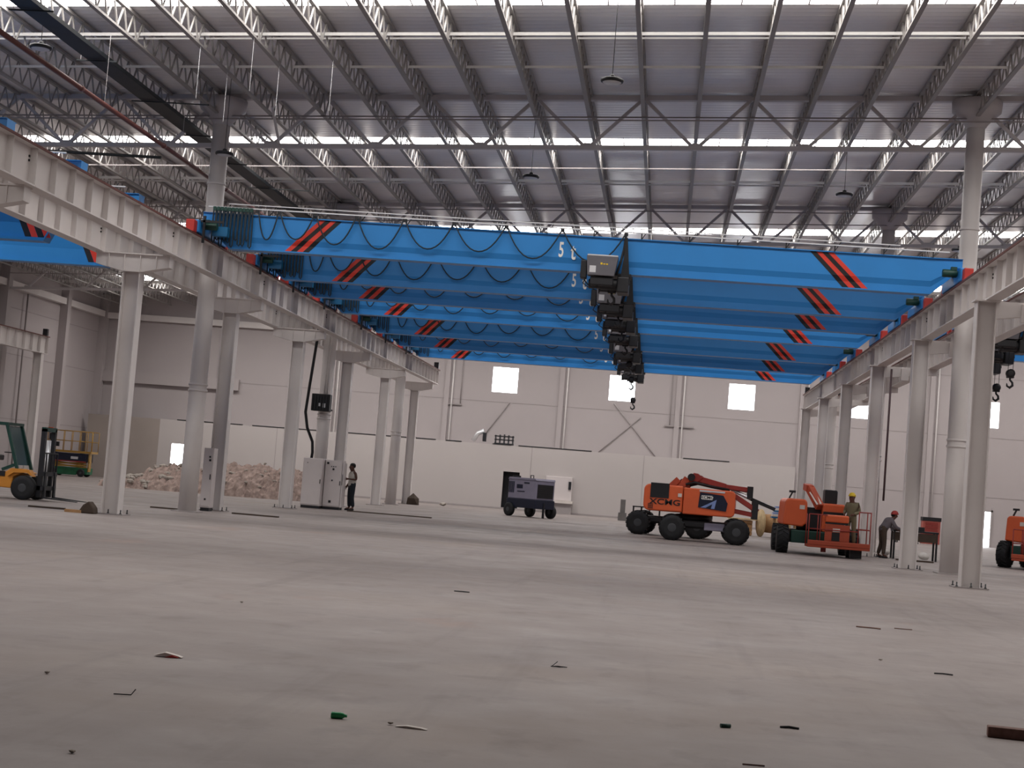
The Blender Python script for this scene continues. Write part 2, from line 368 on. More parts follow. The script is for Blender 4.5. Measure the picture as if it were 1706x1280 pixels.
# purlins, bridging rods and pipes across the hall
def across(name, y, dz, w, m, label, cat, x0=XW0+.5, x1=XW1-.5, h=None, zf=zd):
    single(name, MB().bar((x0, 0, zf(x0)+dz), (x1, 0, zf(x1)+dz), w, h or w), m, label, cat, (0, y, 0), 0, 'rods across the roof')
for y, dz, w, h, nm in ((37.15, -.36, .05, .075, 'thick white bracing bar above the first bay joists'), (37.52, -.36, .03, .04, 'thin white bracing bar beside the thick one in the first bay'),
                        (40.1, -.36, .04, .06, 'thin white bracing bar just before the nearest truss'), (55.05, -.36, .05, .085, 'thick white bracing bar across the second bay joists'),
                        (55.62, -.36, .035, .05, 'thin white bracing bar close to the thick one of the second bay'), (74.5, -.07, .08, .12, 'white bracing bar across the third bay joists'), (84.0, -.4, .1, .14, 'white bracing bar across the farthest bay')):
    across('bracing_bar', y, dz, w, 'letter_white', nm, 'bracing bar', h=h)
for y, dz, nm in ((44.05, -.72, 'dark thin pipe running level along the nearest truss'), (43.9, -.84, 'second dark thin pipe just under the truss pipe'), (51.0, -.74, 'dark thin rod crossing below the second bay joists'), (58.9, -.72, 'dark thin rod before the second truss'), (61.0, -.8, 'dark pipe along the second nearest truss'), (66.5, -.74, 'dark thin rod crossing the third bay'), (78.0, -.8, 'dark pipe along the farthest truss')):
    across('ceiling_pipe', y, dz, .035, 'joint_grey', nm, 'pipe')
# ------------------------------------------------------------------ round main columns with flared heads
MX = [-13.35, 7.82]
for i, ty in enumerate(TY[1:]):
    for s, x in enumerate(MX):
        side = ('left', 'right')[s]
        o = thing('round_column', '%s round grey main column of the %s row, flared at the roof' % (['nearest', 'second nearest', 'farthest'][i], side), 'column', (x, ty, 0), 0, 'round main columns')
        zt = zd(x)-.2
        part('shaft', MB().lathe([(.26, 0), (.25, 3.0), (.245, zt-.7)], 24), 'steel_paint', o)
        part('head', MB().lathe([(.25, zt-.75), (.33, zt-.62), (.52, zt-.42), (.66, zt-.3), (.68, zt)], 24), 'truss_paint', o)
        for z in (3.45, 3.62, 9.4): part('band', MB().lathe([(.265, z-.03), (.275, z-.02), (.275, z+.02), (.265, z+.03)], 24), 'steel_paint', o)
        part('base_plate', MB().bb((-.36, -.36, 0), (.36, .36, .03)), 'joint_grey', o)
# ------------------------------------------------------------------ H-section crane columns
def h_section(mb, z0, z1, w=.43, d=.36, t=.022):
    mb.bb((-w/2, -d/2, z0), (-w/2+t, d/2, z1)); mb.bb((w/2-t, -d/2, z0), (w/2, d/2, z1)); return mb
BOLT = MB().lathe([(.03, 0), (.03, .02), (.016, .02), (.016, .1)], 6).mesh('anchor_bolt')
def crane_column(x, y, ztop, label, group, head, bolts):
    o = thing('crane_column', label, 'column', (x, y, 0), 0, group)
    w, d, t = .43, .36, .022
    part('flange', MB().bb((-w/2, -d/2, .03), (-w/2+t, d/2, ztop)), 'steel_paint', o); part('flange', MB().bb((w/2-t, -d/2, .03), (w/2, d/2, ztop)), 'steel_paint', o)
    part('web', MB().bb((-w/2+t, -.012, .03), (w/2-t, .012, ztop)), 'steel_paint', o)
    part('base_plate', MB().bb((-.38, -.3, 0), (.38, .3, .03)), 'joint_grey', o)
    if bolts:
        for bx in (-.31, 0, .31):
            for by in (-.24, .24): link('anchor_bolt', BOLT, 'black_metal', o, (bx, by, .03))
    if head:   # T-shaped head that carries two runways
        hw = .93; z1 = ztop+.45
        hd = part('head', MB().prism([(-.24, ztop), (.24, ztop), (hw, z1-.3), (hw, z1-.03), (-hw, z1-.03), (-hw, z1-.3)], -.16, .16, 'y'), 'steel_paint', o)
        part('head_plate', MB().bb((-hw-.01, -.2, z1-.03), (hw+.01, .2, z1)), 'steel_paint', hd)
        for rx in (-.6, -.2, .2, .6): part('rib', MB().bb((rx-.012, -.19, max(ztop+.02, ztop+.02+(abs(rx)-.24)*.22)), (rx+.012, -.16, z1-.03)), 'steel_paint', hd)
        part('bottom_plate', MB().bb((-.26, -.2, ztop-.01), (.26, .2, ztop+.015)), 'steel_paint', hd)
    else:
        part('cap_plate', MB().bb((-.28, -.22, ztop-.03), (.28, .22, ztop)), 'steel_paint', o)
    return o
RXL, RXL2, CXL = -12.43, -14.27, -13.35
RXR, RXR2 = 6.98, 8.66
YL, YR = 38.06, 36.3
LN = ['cut off', 'nearest full', 'second full', 'third full', 'fourth full', 'fifth full', 'last']
for k in range(-1, 6):
    nm = ('left-edge crane column whose head alone shows under the runway' if k < 0 else '%s T-headed crane column of the left row, counted from the camera' % ['first', 'second', 'third', 'fourth', 'fifth', 'sixth'][k])
    crane_column(CXL, YL+9*k, 5.98, nm, 'left row crane columns', True, k < 3)
for k in range(0, 6):
    o = crane_column(6.86, YR+9*k, 6.4, '%s straight crane column of the right row, counted from the camera' % ['first', 'second', 'third', 'fourth', 'fifth', 'sixth'][k], 'right row crane columns', False, k < 3)
    br = part('bracket', MB().prism([(.2, 6.0), (1.0, 6.12), (1.95, 6.2), (1.95, 6.4), (.2, 6.4)], -.1, .1, 'y'), 'steel_paint', o)
    part('bracket_box', MB().bb((.75, -.22, 5.95), (1.0, -.1, 6.35)), 'steel_paint', br)
# ------------------------------------------------------------------ runway beams
STF = MB().bb((-.006, -.006, 0), (.006, .006, 1)).mesh('stiffener')
def runway(x, y0, y1, splices, label, z0=6.43, z1=7.2, side=1, stop=True):
    """I-beam along Y; side = which web face carries visible stiffeners (+1 faces +X)"""
    o = thing('runway_beam', label, 'crane runway', (x, y0, 0), 0, 'crane runways'); ln = y1-y0
    cuts = [0]+[s-y0 for s in splices if y0+1 < s < y1-1]+[ln]
    sm = MB().bb((-.135, -.006, z0+.03), (.135, .006, z1-.03)).mesh('stiffener')
    for a, b_ in zip(cuts[:-1], cuts[1:]):
        sg = part('beam_segment', MB().bb((-.16, a+.008, z0), (.16, b_-.008, z0+.03)).bb((-.18, a+.008, z1-.03), (.18, b_-.008, z1)).bb((-.008, a+.008, z0+.03), (.008, b_-.008, z1-.03)), 'steel_paint', o)
        n = max(2, round((b_-a)/1.02))
        for j in range(n+1): link('stiffener', sm, 'steel_paint', sg, (0, a+.02+(b_-a-.04)*j/n, 0))
        if a > 0 and a+y0 < 60:
            for zz in (z1-.2, z1-.28):
                for yy in (-.05, .05): part('splice_bolt', MB().box((side*.015, a+yy*1.6, zz), (.03, .04, .04)), 'black_metal', sg)
    part('rail', MB().bb((-.035, 0, z1), (.035, ln, z1+.05)), 'rail_rust', o)
    part('rail_clamp_strip', MB().bb((-.15, 0, z1), (-.05, ln, z1+.02)).bb((.05, 0, z1), (.15, ln, z1+.02)), 'rail_rust', o)
    if stop: part('end_stop', MB().bb((-.12, ln-.25, z1+.05), (.12, ln-.05, z1+.4)), 'black_metal', o)
    part('conductor_bar', MB().bb((side*.185, 0, z1-.035), (side*.205, ln, z1+.015)), 'rail_rust', o)
    return o
YLs = [YL+9*k for k in range(-1, 6)]; YRs = [YR+9*k for k in range(6)]
runway(RXL, 22.5, 84.0, YLs, 'left grey runway beam carrying the middle bay cranes', side=1)
runway(RXL2, 22.5, 84.0, YLs, 'grey runway beam of the left bay behind the middle one', side=1)
runway(RXR, 24.0, 83.0, YRs, 'right grey runway beam carrying the middle bay cranes', z0=6.4, side=-1)
runway(RXR2, 24.0, 83.0, YRs, 'grey runway beam of the right bay behind the columns', z0=6.4, side=-1)
runway(-32.4, 50, 80.0, [62, 71], 'short grey runway beam ending along the left wall', z0=6.3, side=1)
for k, y in enumerate((62, 71, 79.2)): crane_column(-32.4, y, 6.3, '%s crane column along the left side wall' % ['first', 'second', 'last'][k], 'left wall crane columns', False, False)
# ------------------------------------------------------------------ overhead cranes
GZ0, GZ1 = 7.05, 7.97
PROF = [(-.26, 7.97), (-.26, 7.945), (-.21, 7.945), (-.21, 7.38), (-.16, 7.24), (-.16, 7.085), (-.2, 7.085), (-.2, 7.05)]
PROF = PROF+[(-a, z) for a, z in PROF[::-1]]
def zm(z, zb, zt): return zb+(z-GZ0)*(zt-zb)/(GZ1-GZ0)
def girder_mesh(x0, x1, zb=7.05, zt=7.97):
    mb = MB(); st = [(x0, 1), (x0+.12, 1), (x0+.75, 0), (x1-.75, 0), (x1-.12, 1), (x1, 1)]; n = len(PROF); vs = []
    for x, e in st:
        for y, z in PROF: vs.append((x, y, zm(z, zb, zt) if not e else 7.62+(z-GZ0)*((zt-7.62)/.92)))
    fs = [(i*n+j, i*n+(j+1) % n, (i+1)*n+(j+1) % n, (i+1)*n+j) for i in range(len(st)-1) for j in range(n)]
    fs += [tuple(range(n)), tuple(range((len(st)-1)*n, len(st)*n))[::-1]]
    return mb.add(vs, fs)
def stripe(xb, xt, w, zb=7.05, zt=7.97):
    """slanting painted band on the front plate: follows the folded face of the girder"""
    yz = [(-.213, 7.94), (-.213, 7.38), (-.163, 7.24), (-.163, 7.09)]; vs = []
    for y, z in yz:
        x = xb+(xt-xb)*(z-7.07)/(7.95-7.07); z = zm(z, zb, zt); vs += [(x, y, z), (x+w, y, z), (x, y+.004, z), (x+w, y+.004, z)]
    fs = []
    for i in range(3):
        a = 4*i; fs += [(a, a+1, a+5, a+4), (a+2, a+6, a+7, a+3), (a, a+4, a+6, a+2), (a+1, a+3, a+7, a+5)]
    fs += [(0, 2, 3, 1), (12, 13, 15, 14)]
    return MB().add(vs, fs)
T5 = text_mesh('5', .54, .003, .52); TT = text_mesh('t', .6, .003, .6)
EMB = text_mesh('A', .09, .002, .8)
def catenary(x0, x1, y, ztop, zlow, n=10):
    return [(x0+(x1-x0)*i/n, y, zlow+(ztop-zlow)*(abs(2*i/n-1))**2.1) for i in range(n+1)]
def crane(y, x0, x1, label, group, hx, hook_z, detail=2, stripes=True, zb=7.05, zt=7.97, so=2.85):
    """y = front plate of the girder; hx = x of the hoist"""
    o = thing('bridge_crane', label, 'overhead crane', (0, y+.21, 0), 0, group)
    g = part('girder', girder_mesh(x0-.05, x1+.05, zb, zt), 'girder_blue', o)
    if stripes:
        for (xb, xt), cs in (((x0+2.17, x0+3.07), 'rbrb'), ((x1-so, x1-so-.89), 'brbr')):
            for i, c in enumerate(cs): part('stripe', stripe(xb+i*.16, xt+i*.145, .155, zb, zt), 'stripe_red' if c == 'r' else 'stripe_black', g)
        if detail:
            tx = hx-1.06
            a = link('lettering', T5, 'letter_white', g, (tx-.15, -.215, 7.56)); a['label'] = 'white numeral 5 on the girder'
            a = link('lettering', TT, 'letter_white', g, (tx+.16, -.215, 7.53)); a['label'] = 'white letter t on the girder'
    for xr, s in ((x0, 1), (x1, -1)):
        e = part('end_carriage', MB().bb((xr-.14, -1.15, 7.3), (xr+.14, 1.5, 7.62)), 'girder_blue', o, bevel=.02)
        for yy in (-1.3, 1.65): part('buffer', MB().bb((xr-.11, yy-.14, 7.27), (xr+.11, yy+.14, 7.58)), 'buffer_red', e, bevel=.02)
        for yy in (-.9, 1.25): part('wheel', MB().lathe([(.16, -.05), (.16, .05)], 16, 'x', (xr, yy, 7.41)), 'black_metal', e)
        part('travel_motor', MB().lathe([(.09, 0), (.1, .02), (.1, .34), (.07, .36)], 12, 'x', (xr+s*.16 if s > 0 else xr-.52, -.75, 7.52)).bb((xr+s*.25-.07, -.82, 7.6), (xr+s*.25+.07, -.68, 7.68)), 'green_dark', e)
        if s > 0:
            part('cable_post', MB().bb((xr+.2, -1.0, 7.05), (xr+.26, -.94, 7.75)).bb((xr-.1, -1.0, 7.58), (xr+.75, -.95, 7.64)), 'black_metal', e)
            part('control_box', MB().bb((xr+.35, -.62, 7.3), (xr+.75, -.4, 7.55)), 'blue_dark', e)
    # festoon track on brackets above the front edge
    tk = part('festoon_track', MB().bb((x0+.1, -.33, zt+.13), (x1-.3, -.29, zt+.16)), 'bright_steel', o)
    part('track_rail', MB().bb((x0+.6, -.2, zt+.25), (x1-1.5, -.17, zt+.275)), 'bright_steel', tk)
    for i in range(16 if detail else 6):
        xx = x0+.5+(x1-x0-1.2)*i/(15 if detail else 5)
        part('track_bracket', MB().bb((xx-.015, -.31, zt-.01), (xx+.015, -.28, zt+.13)).bar((xx, -.18, zt), (xx+.16, -.18, zt+.26), .02, .02), 'black_metal', tk)
    if detail:
        yc = -.31
        for i in range(11 if detail > 1 else 6):            # gathered loops hanging at the left end
            xx = x0+.28+i*(.098 if detail > 1 else .17); dz = .1*math.sin(i*2.3)
            part('cable_strand', MB().tube([(xx-.03, yc, 8.06), (xx-.035, yc-.01, 7.5), (xx-.02, yc, 7.2+dz), (xx+.02, yc, 7.16+dz), (xx+.045, yc, 7.22+dz), (xx+.04, yc+.01, 7.6), (xx+.03, yc, 8.06)], .021, 5), 'cable_dark', o)
            part('cable_trolley', MB().bb((xx-.045, yc-.03, 8.02), (xx+.04, yc+.05, 8.12)), 'green_dark', o)
        ns = [x0+1.42, x0+2.0, x0+2.95, x0+4.05, x0+5.3, x0+6.6, x0+7.95, x0+9.4, hx+.42]
        if hx < x0+9.6: ns = [x0+1.42+(hx+.42-x0-1.42)*i/5 for i in range(6)]
        for i, (a, b_) in enumerate(zip(ns[:-1], ns[1:])):
            part('cable_loop', MB().tube(catenary(a+.03, b_-.03, yc, 8.04, 7.33+.06*math.sin(i*1.7), 12), .02, 6), 'cable_dark', o)
        for a in ns: part('cable_trolley', MB().bb((a-.05, yc-.02, 8.02), (a+.05, yc+.05, 8.1)), 'black_metal', o)
    # hoist trolley slung on the front of the girder
    h = part('hoist', MB().bb((hx-.2, -.34, 6.98), (hx+.62, .34, 7.04)).bb((hx-.2, -.36, 6.7), (hx-.14, .36, 7.04)).bb((hx+.5, -.36, 6.6), (hx+.56, .36, 7.04)), 'black_metal', o)
    part('control_housing', MB().prism([(hx-.52, 7.42), (hx+.28, 7.42), (hx+.2, 6.92), (hx-.48, 6.92)], -.66, -.36, 'y'), 'hoist_grey', h, bevel=.015)
    part('housing_lid', MB().bb((hx-.5, -.66, 7.42), (hx+.27, -.36, 7.45)), 'bright_steel', h)
    part('rating_label', MB().bb((hx-.43, -.665, 6.99), (hx-.27, -.66, 7.16)), 'hoist_label', h)
    for i in range(3): part('maker_mark', MB().bb((hx-.16+i*.07, -.665, 7.2), (hx-.11+i*.07, -.66, 7.23+.02*(i == 0))), 'yellow_mark', h)
    part('side_housing', MB().bb((hx-.66, -.6, 6.84), (hx-.5, -.3, 7.3)), 'black_metal', h, bevel=.02)
    part('hoist_motor', MB().lathe([(.1, -.5), (.13, -.46), (.13, -.2), (.15, -.18), (.15, .3), (.12, .34)], 16, 'x', (hx+.05, -.25, 6.76)), 'black_metal', h)
    part('rope_drum', MB().lathe([(.17, -.3), (.2, -.28), (.14, -.26), (.14, .26), (.2, .28), (.17, .3)], 16, 'x', (hx+.1, .1, 6.74)), 'black_metal', h)
    part('rope_guide', MB().bb((hx+.28, -.45, 6.55), (hx+.58, .3, 6.95)), 'black_metal', h, bevel=.03)
    part('cable_curtain', MB().prism([(hx+.42, 7.96), (hx+.47, 7.96), (hx+.6, 6.75), (hx+.34, 6.75), (hx+.4, 7.4)], -.42, -.36, 'y'), 'rubber_black', h)
    part('drive_cover', MB().bb((hx-.4, -.6, 6.68), (hx+.18, -.36, 6.9)), 'black_metal', h, bevel=.03)
    part('supply_cable', MB().tube([(hx+.42, -.33, 8.02), (hx+.4, -.36, 7.7), (hx+.34, -.4, 7.35), (hx+.25, -.42, 7.0)], .035, 6), 'rubber_black', h)
    part('cable_loop', MB().tube([(hx-.5, -.5, 6.9), (hx-.58, -.5, 6.72), (hx-.4, -.52, 6.6), (hx-.2, -.52, 6.68), (hx-.1, -.5, 6.86)], .016, 5), 'rubber_black', h)
    zz = hook_z; hxx = hx+.15
    for dx in (-.07, .07): part('hoist_rope', MB().tube([(hxx+dx, -.05, 6.7), (hxx+dx, -.05, zz+.45)], .009, 5), 'black_metal', h)
    part('hook_block', MB().lathe([(.05, -.09), (.13, -.08), (.13, .08), (.05, .09)], 14, 'y', (hxx, -.05, zz+.4)).bb((hxx-.1, -.13, zz+.26), (hxx+.1, .03, zz+.36)), 'black_metal', h)
    part('hook', MB().tube([(hxx, -.05, zz+.3), (hxx, -.05, zz+.2), (hxx+.07, -.05, zz+.13), (hxx+.08, -.05, zz+.04), (hxx, -.05, zz-.03), (hxx-.08, -.05, zz+.02), (hxx-.09, -.05, zz+.1)], [.03, .03, .035, .04, .04, .03, .015], 8), 'black_metal', h)
    return o
CY = [40.5, 46.4, 50.6, 55.3, 62.2, 67.7, 73.2]
CN = ['nearest', 'second', 'third', 'fourth', 'fifth', 'sixth', 'farthest']
for i, y in enumerate(CY):
    crane(y, RXL, RXR, 'blue 5t bridge crane of the middle bay, %s' % ('nearest to the camera' if i == 0 else 'farthest of the seven' if i == 6 else '%s of seven from the camera' % CN[i]), 'middle bay cranes', -1.82, [6.3, 6.35, 6.3, 6.3, 6.1, 5.9, 5.35][i], 2 if i < 4 else 1)
for i, y in enumerate((31.9, 36.2, 40.4)):
    crane(y, -32.4, RXL2, 'blue bridge crane of the left bay, %s of three from the camera' % CN[i] if i else 'blue bridge crane of the left bay, nearest to the camera', 'left bay cranes', -25, 6.0, 0, zb=6.36, zt=8.33, so=1.15)
for i, y in enumerate((48.6, 52.3, 56.0)):
    crane(y, RXR2, 27.5, 'blue bridge crane of the right bay, %s of three, dark hoist parked near the column' % ['first', 'second', 'last'][i], 'right bay cranes', 9.9+.35*i, [5.55, 5.4, 5.6][i], 0)
# ------------------------------------------------------------------ services under the roof on the left
t = thing('cable_tray', 'wide black cable tray running down the hall under the roof', 'cable tray', (-14.2, 26, 10.85))
part('tray_bed', MB().bb((-.26, 0, 0), (.26, 45, .025)), 'tray_dark', t)
for s in (-.26, .25): part('side_rail', MB().bb((s, 0, 0), (s+.012, 45, .1)), 'tray_dark', t)
for k in range(11):
    y = 2.5+k*4
    part('hanger', MB().bb((-.5, y-.02, -.05), (1.6 if k % 3 == 0 else .5, y+.02, -.02)), 'tray_dark', t)
    part('hanger_rod', MB().tube([(-.4, y, -.04), (-.4, y, .62)], .005, 5), 'truss_paint', t)
part('cable_bundle', MB().tube([(-.1, .2, .07), (-.05, 15, .08), (-.12, 30, .07), (-.08, 44.8, .08)], .05, 6).tube([(.1, .2, .06), (.12, 20, .06), (.08, 44.8, .06)], .035, 6), 'rubber_black', t)
t = thing('sprinkler_main', 'dark red pipe running down the hall beside the cable tray', 'pipe', (-13.72, 24, 9.66))
part('pipe', MB().tube([(0, 0, 0), (0, 45, 0)], .055, 10), 'pipe_red', t)
for y in (4.5, 10.5, 16.5, 22.5): part('coupling', MB().lathe([(.07, -.06), (.07, .06)], 12, 'y', (0, y, 0)), 'pipe_red', t)
for y in (6, 12, 18): part('hanger_rod', MB().tube([(0, y, .05), (0, y, 1.65)], .005, 5), 'truss_paint', t)
single('branch_pipe', MB().tube([(-20, 0, 0), (-.4, 0, 0)], .04, 8), 'tray_dark', 'thin black pipe crossing left of the red pipe', 'pipe', (-13.5, 40.9, 9.42))
for k, (x, y) in enumerate(((-11.85, 37.0), (-11.85, 39.4), (-10.35, 36.3), (-10.35, 38.8), (-8.85, 38.2))):
    single('drop_rod', MB().tube([(0, 0, -1.3), (0, 0, 0)], .006, 5), 'bright_steel', ['first', 'second', 'third', 'fourth', 'fifth'][k]+' thin bright rod hanging from a joist near the cable tray', 'rod', (x, y, zj(x)), 0, 'hanging rods')
# ring lamps
def ring_lamp(x, y, z, label):
    o = thing('high_bay_lamp', label, 'lamp', (x, y, z), 0, 'round high bay lamps')
    n = 20; mb = MB()
    mb.lathe([(.12, .03), (.22, .045), (.25, .03), (.255, 0), (.245, -.03), (.215, -.04)], 24)
    part('lamp_body', mb, 'black_metal', o); part('lens', MB().lathe([(.21, -.036), (.2, -.045), (.02, -.05)], 24), 'lamp_lens', o)
    part('driver', MB().lathe([(.06, .04), (.06, .12), (.03, .14)], 12), 'black_metal', o)
    part('suspension_wire', MB().tube([(0, 0, .14), (0, 0, zd(x)-z)], .009, 5), 'black_metal', o)
ring_lamp(-1.75, 34.4, 10.45, 'black round lamp hanging alone at the top centre')
ring_lamp(-4.65, 47.6, 10.8, 'black round lamp seen above the middle of the nearest girder')
ring_lamp(4.65, 47.0, 10.7, 'black round lamp hanging above the right half of the girder')
ring_lamp(-14.85, 34.7, 10.6, 'black round lamp hanging at the upper left corner')
ring_lamp(-12.6, 42.3, 9.9, 'black round lamp partly behind the left round column')
ring_lamp(8.9, 52.0, 10.1, 'black round lamp at the right beyond the round column')
# ------------------------------------------------------------------ machines
def tyre(parent, c, r, w, ax='y', lugs=18, hub=True, name='wheel'):
    pr = [(r*.62, -w/2), (r*.93, -w/2), (r, -w*.36), (r, w*.36), (r*.93, w/2), (r*.62, w/2)]
    mb = MB().lathe(pr, 28, ax, c)
    o = part(name, mb, 'rubber_black', parent)
    if lugs:
        lm = MB()
        for i in range(lugs):
            q = 2*math.pi*i/lugs
            for s in (-1, 1):
                q2 = q+(.5*2*math.pi/lugs if s > 0 else 0)
                ca, sa = math.cos(q2), math.sin(q2)
                if ax == 'y': R = Matrix.Rotation(-q2, 3, 'Y') @ Matrix.Rotation(s*.5, 3, 'X'); p = (c[0]+ca*r*1.0, c[1]+s*w*.23, c[2]+sa*r*1.0)
                else: R = Matrix.Rotation(q2, 3, 'X') @ Matrix.Rotation(math.pi/2, 3, 'Z') @ Matrix.Rotation(-s*.5, 3, 'X'); p = (c[0]+s*w*.23, c[1]+ca*r, c[2]+sa*r)
                lm.box(p, (.05, w*.5, .035), R)
        part('tread', lm, 'rubber_black', o, kind='stuff')
    if hub: part('hub', MB().lathe([(r*.2, -w*.52), (r*.34, -w*.5), (r*.62, -w*.44), (r*.62, w*.44), (r*.34, w*.5), (r*.2, w*.52)], 20, ax, c), 'hub_grey', o)
    return o
def rounded(x0, x1, z0, z1, rl, rr_, n=5):
    """box outline in XZ with rounded top and bottom corners: rl at the low-x end, rr_ at the high-x end"""
    pts = []
    for cx, cz, r, a0 in ((x1-rr_, z0+rr_, rr_, -90), (x1-rr_, z1-rr_, rr_, 0), (x0+rl, z1-rl, rl, 90), (x0+rl, z0+rl, rl, 180)):
        for i in range(n+1):
            a = math.radians(a0+90*i/n); pts.append((cx+r*math.cos(a), cz+r*math.sin(a)))
    return pts
XC = text_mesh('XCMG', .27, .004, 1.35); XC2 = text_mesh('XCMG', .14, .003, 1.15)
def boom_lift_side(loc, rot, label, letters=True, dx=.37):
    """articulated boom lift seen from its flank; x along its length, flank towards -y"""
    o = thing('boom_lift', label, 'boom lift', loc, rot, 'orange boom lifts')
    for x in (-1.05+dx, 1.15+dx):
        part('axle', MB().bar((x, -1.0, .43), (x, 1.0, .43), .16, .16), 'black_metal', o)
        for y in (-.98, .98): tyre(o, (x, y, .44), .43, .34)
    part('chassis', MB().bb((-1.3+dx, -.62, .45), (1.45+dx, .62, .72)).bb((-.9+dx, -.8, .5), (.9+dx, .8, .68)), 'black_metal', o, bevel=.03)
    part('axle_guard', MB().bb((.05+dx, -.86, .42), (.75+dx, -.7, .68)), 'gen_grey', o, bevel=.03)
    part('turntable', MB().lathe([(.55, .72), (.62, .74), (.62, .9), (.5, .92)], 28), 'black_metal', o)
    h = part('engine_hood', MB().prism(rounded(-1.72, -.38, .97, 1.88, .2, .05), -1.06, -.2, 'y'), 'orange', o, bevel=.05)
    part('vent_panel', MB().bb((-1.5, -1.08, 1.42), (-.86, -1.05, 1.92)).bb((-1.5, -1.08, 1.88), (-.86, -.6, 1.93)), 'stripe_black', h)
    for i in range(4): part('vent_slot', MB().bb((-1.56, -1.075, 1.04+i*.05), (-1.38, -1.06, 1.06+i*.05)), 'stripe_black', h)
    part('hood_label', MB().bb((-.55, -1.075, 1.5), (-.42, -1.06, 1.62)), 'paper', h)
    part('side_hood', MB().prism(rounded(-.36, 1.42, .93, 1.84, .04, .16), -1.04, -.2, 'y'), 'orange', o, bevel=.05)
    part('far_hood', MB().prism(rounded(-1.7, 1.4, .95, 1.82, .18, .16), .25, 1.02, 'y'), 'orange', o, bevel=.04)
    d = part('decal_panel', MB().prism([(.16, 1.2), (.2, 1.72), (1.0, 1.66), (1.16, 1.4), (1.12, 1.12)], -1.065, -1.045, 'y'), 'decal_navy', o)
    part('decal_frame', MB().bb((.18, -1.058, 1.74), (1.05, -1.04, 1.8)), 'hoist_label', d)
    part('decal_badge', MB().prism(rounded(.24, .66, 1.48, 1.62, .05, .05), -1.07, -1.06, 'y'), 'letter_white', d)
    part('decal_slash', MB().prism([(.24, 1.2), (.78, 1.5), (.72, 1.18), (.6, 1.18), (.64, 1.34), (.42, 1.2)], -1.07, -1.06, 'y'), 'decal_blue', d)
    if letters:
        t = link('lettering', XC, 'stripe_black', h, (-.98, -1.066, 1.28)); t['label'] = 'black maker lettering on the orange hood'
        link('lettering', XC2, 'stripe_black', d, (.45, -1.073, 1.55))
    # folded boom
    lb = part('lower_boom', MB().bar((-.62, 0, 1.6), (-.25, 0, 2.18), .26, .24).bar((-.9, 0, 1.75), (-.55, 0, 2.12), .3, .22), 'orange_dull', o, bevel=.02)
    part('boom_pivot', MB().lathe([(.13, -.22), (.13, .22)], 16, 'y', (-.12, 0, 2.22)), 'black_metal', lb)
    ub = part('upper_boom', MB().bar((-.15, 0, 2.25), (1.1, 0, 1.98), .24, .2).bar((.5, -.02, 2.02), (1.9, 0, 1.93), .2, .16).prism([(-.2, 2.12), (-.05, 2.38), (.12, 2.36), (.3, 2.22), (.1, 2.06)], -.14, .14, 'y'), 'red_arm', o, bevel=.015)
    part('hose_run', MB().tube([(-.3, -.15, 1.95), (0, -.16, 2.04), (.5, -.16, 1.96), (1.2, -.15, 1.88)], .045, 7), 'rubber_black', ub)
    part('end_cover', MB().bb((1.85, -.16, 1.62), (2.05, .16, 2.05)), 'black_metal', ub)
    rs = part('riser_arm', MB().bar((1.3, -.25, 1.75), (2.25, -.2, 1.2), .14, .16).bar((1.35, .25, 1.72), (2.25, .2, 1.2), .14, .16).bar((1.4, -.2, 1.15), (2.2, -.2, 1.05), .12, .14), 'red_arm', o)
    for i in range(3): part('cross_rung', MB().bar((1.45+i*.26, -.25, 1.62-i*.15), (1.45+i*.26, .25, 1.62-i*.15), .07, .07), 'red_arm', rs)
    part('lift_cylinder', MB().tube([(1.3, 0, 1.9), (2.1, 0, 1.58), (2.7, 0, 1.4)], .06, 10), 'bright_steel', o)
    jb = part('jib', MB().bar((2.0, 0, 1.62), (2.85, 0, 1.32), .14, .12), 'black_metal', o)
    part('platform_bracket', MB().bb((2.05, -.3, .92), (2.25, .3, 1.55)), 'black_metal', jb)
    return o
boom_lift_side((1.07, 56.45, 0), 0, 'orange boom lift seen from its flank, maker lettering in black')
boom_lift_side((1.3, 60.6, 0), math.radians(-6), 'orange boom lift mostly hidden behind the lettered boom lift', False, -1.0)
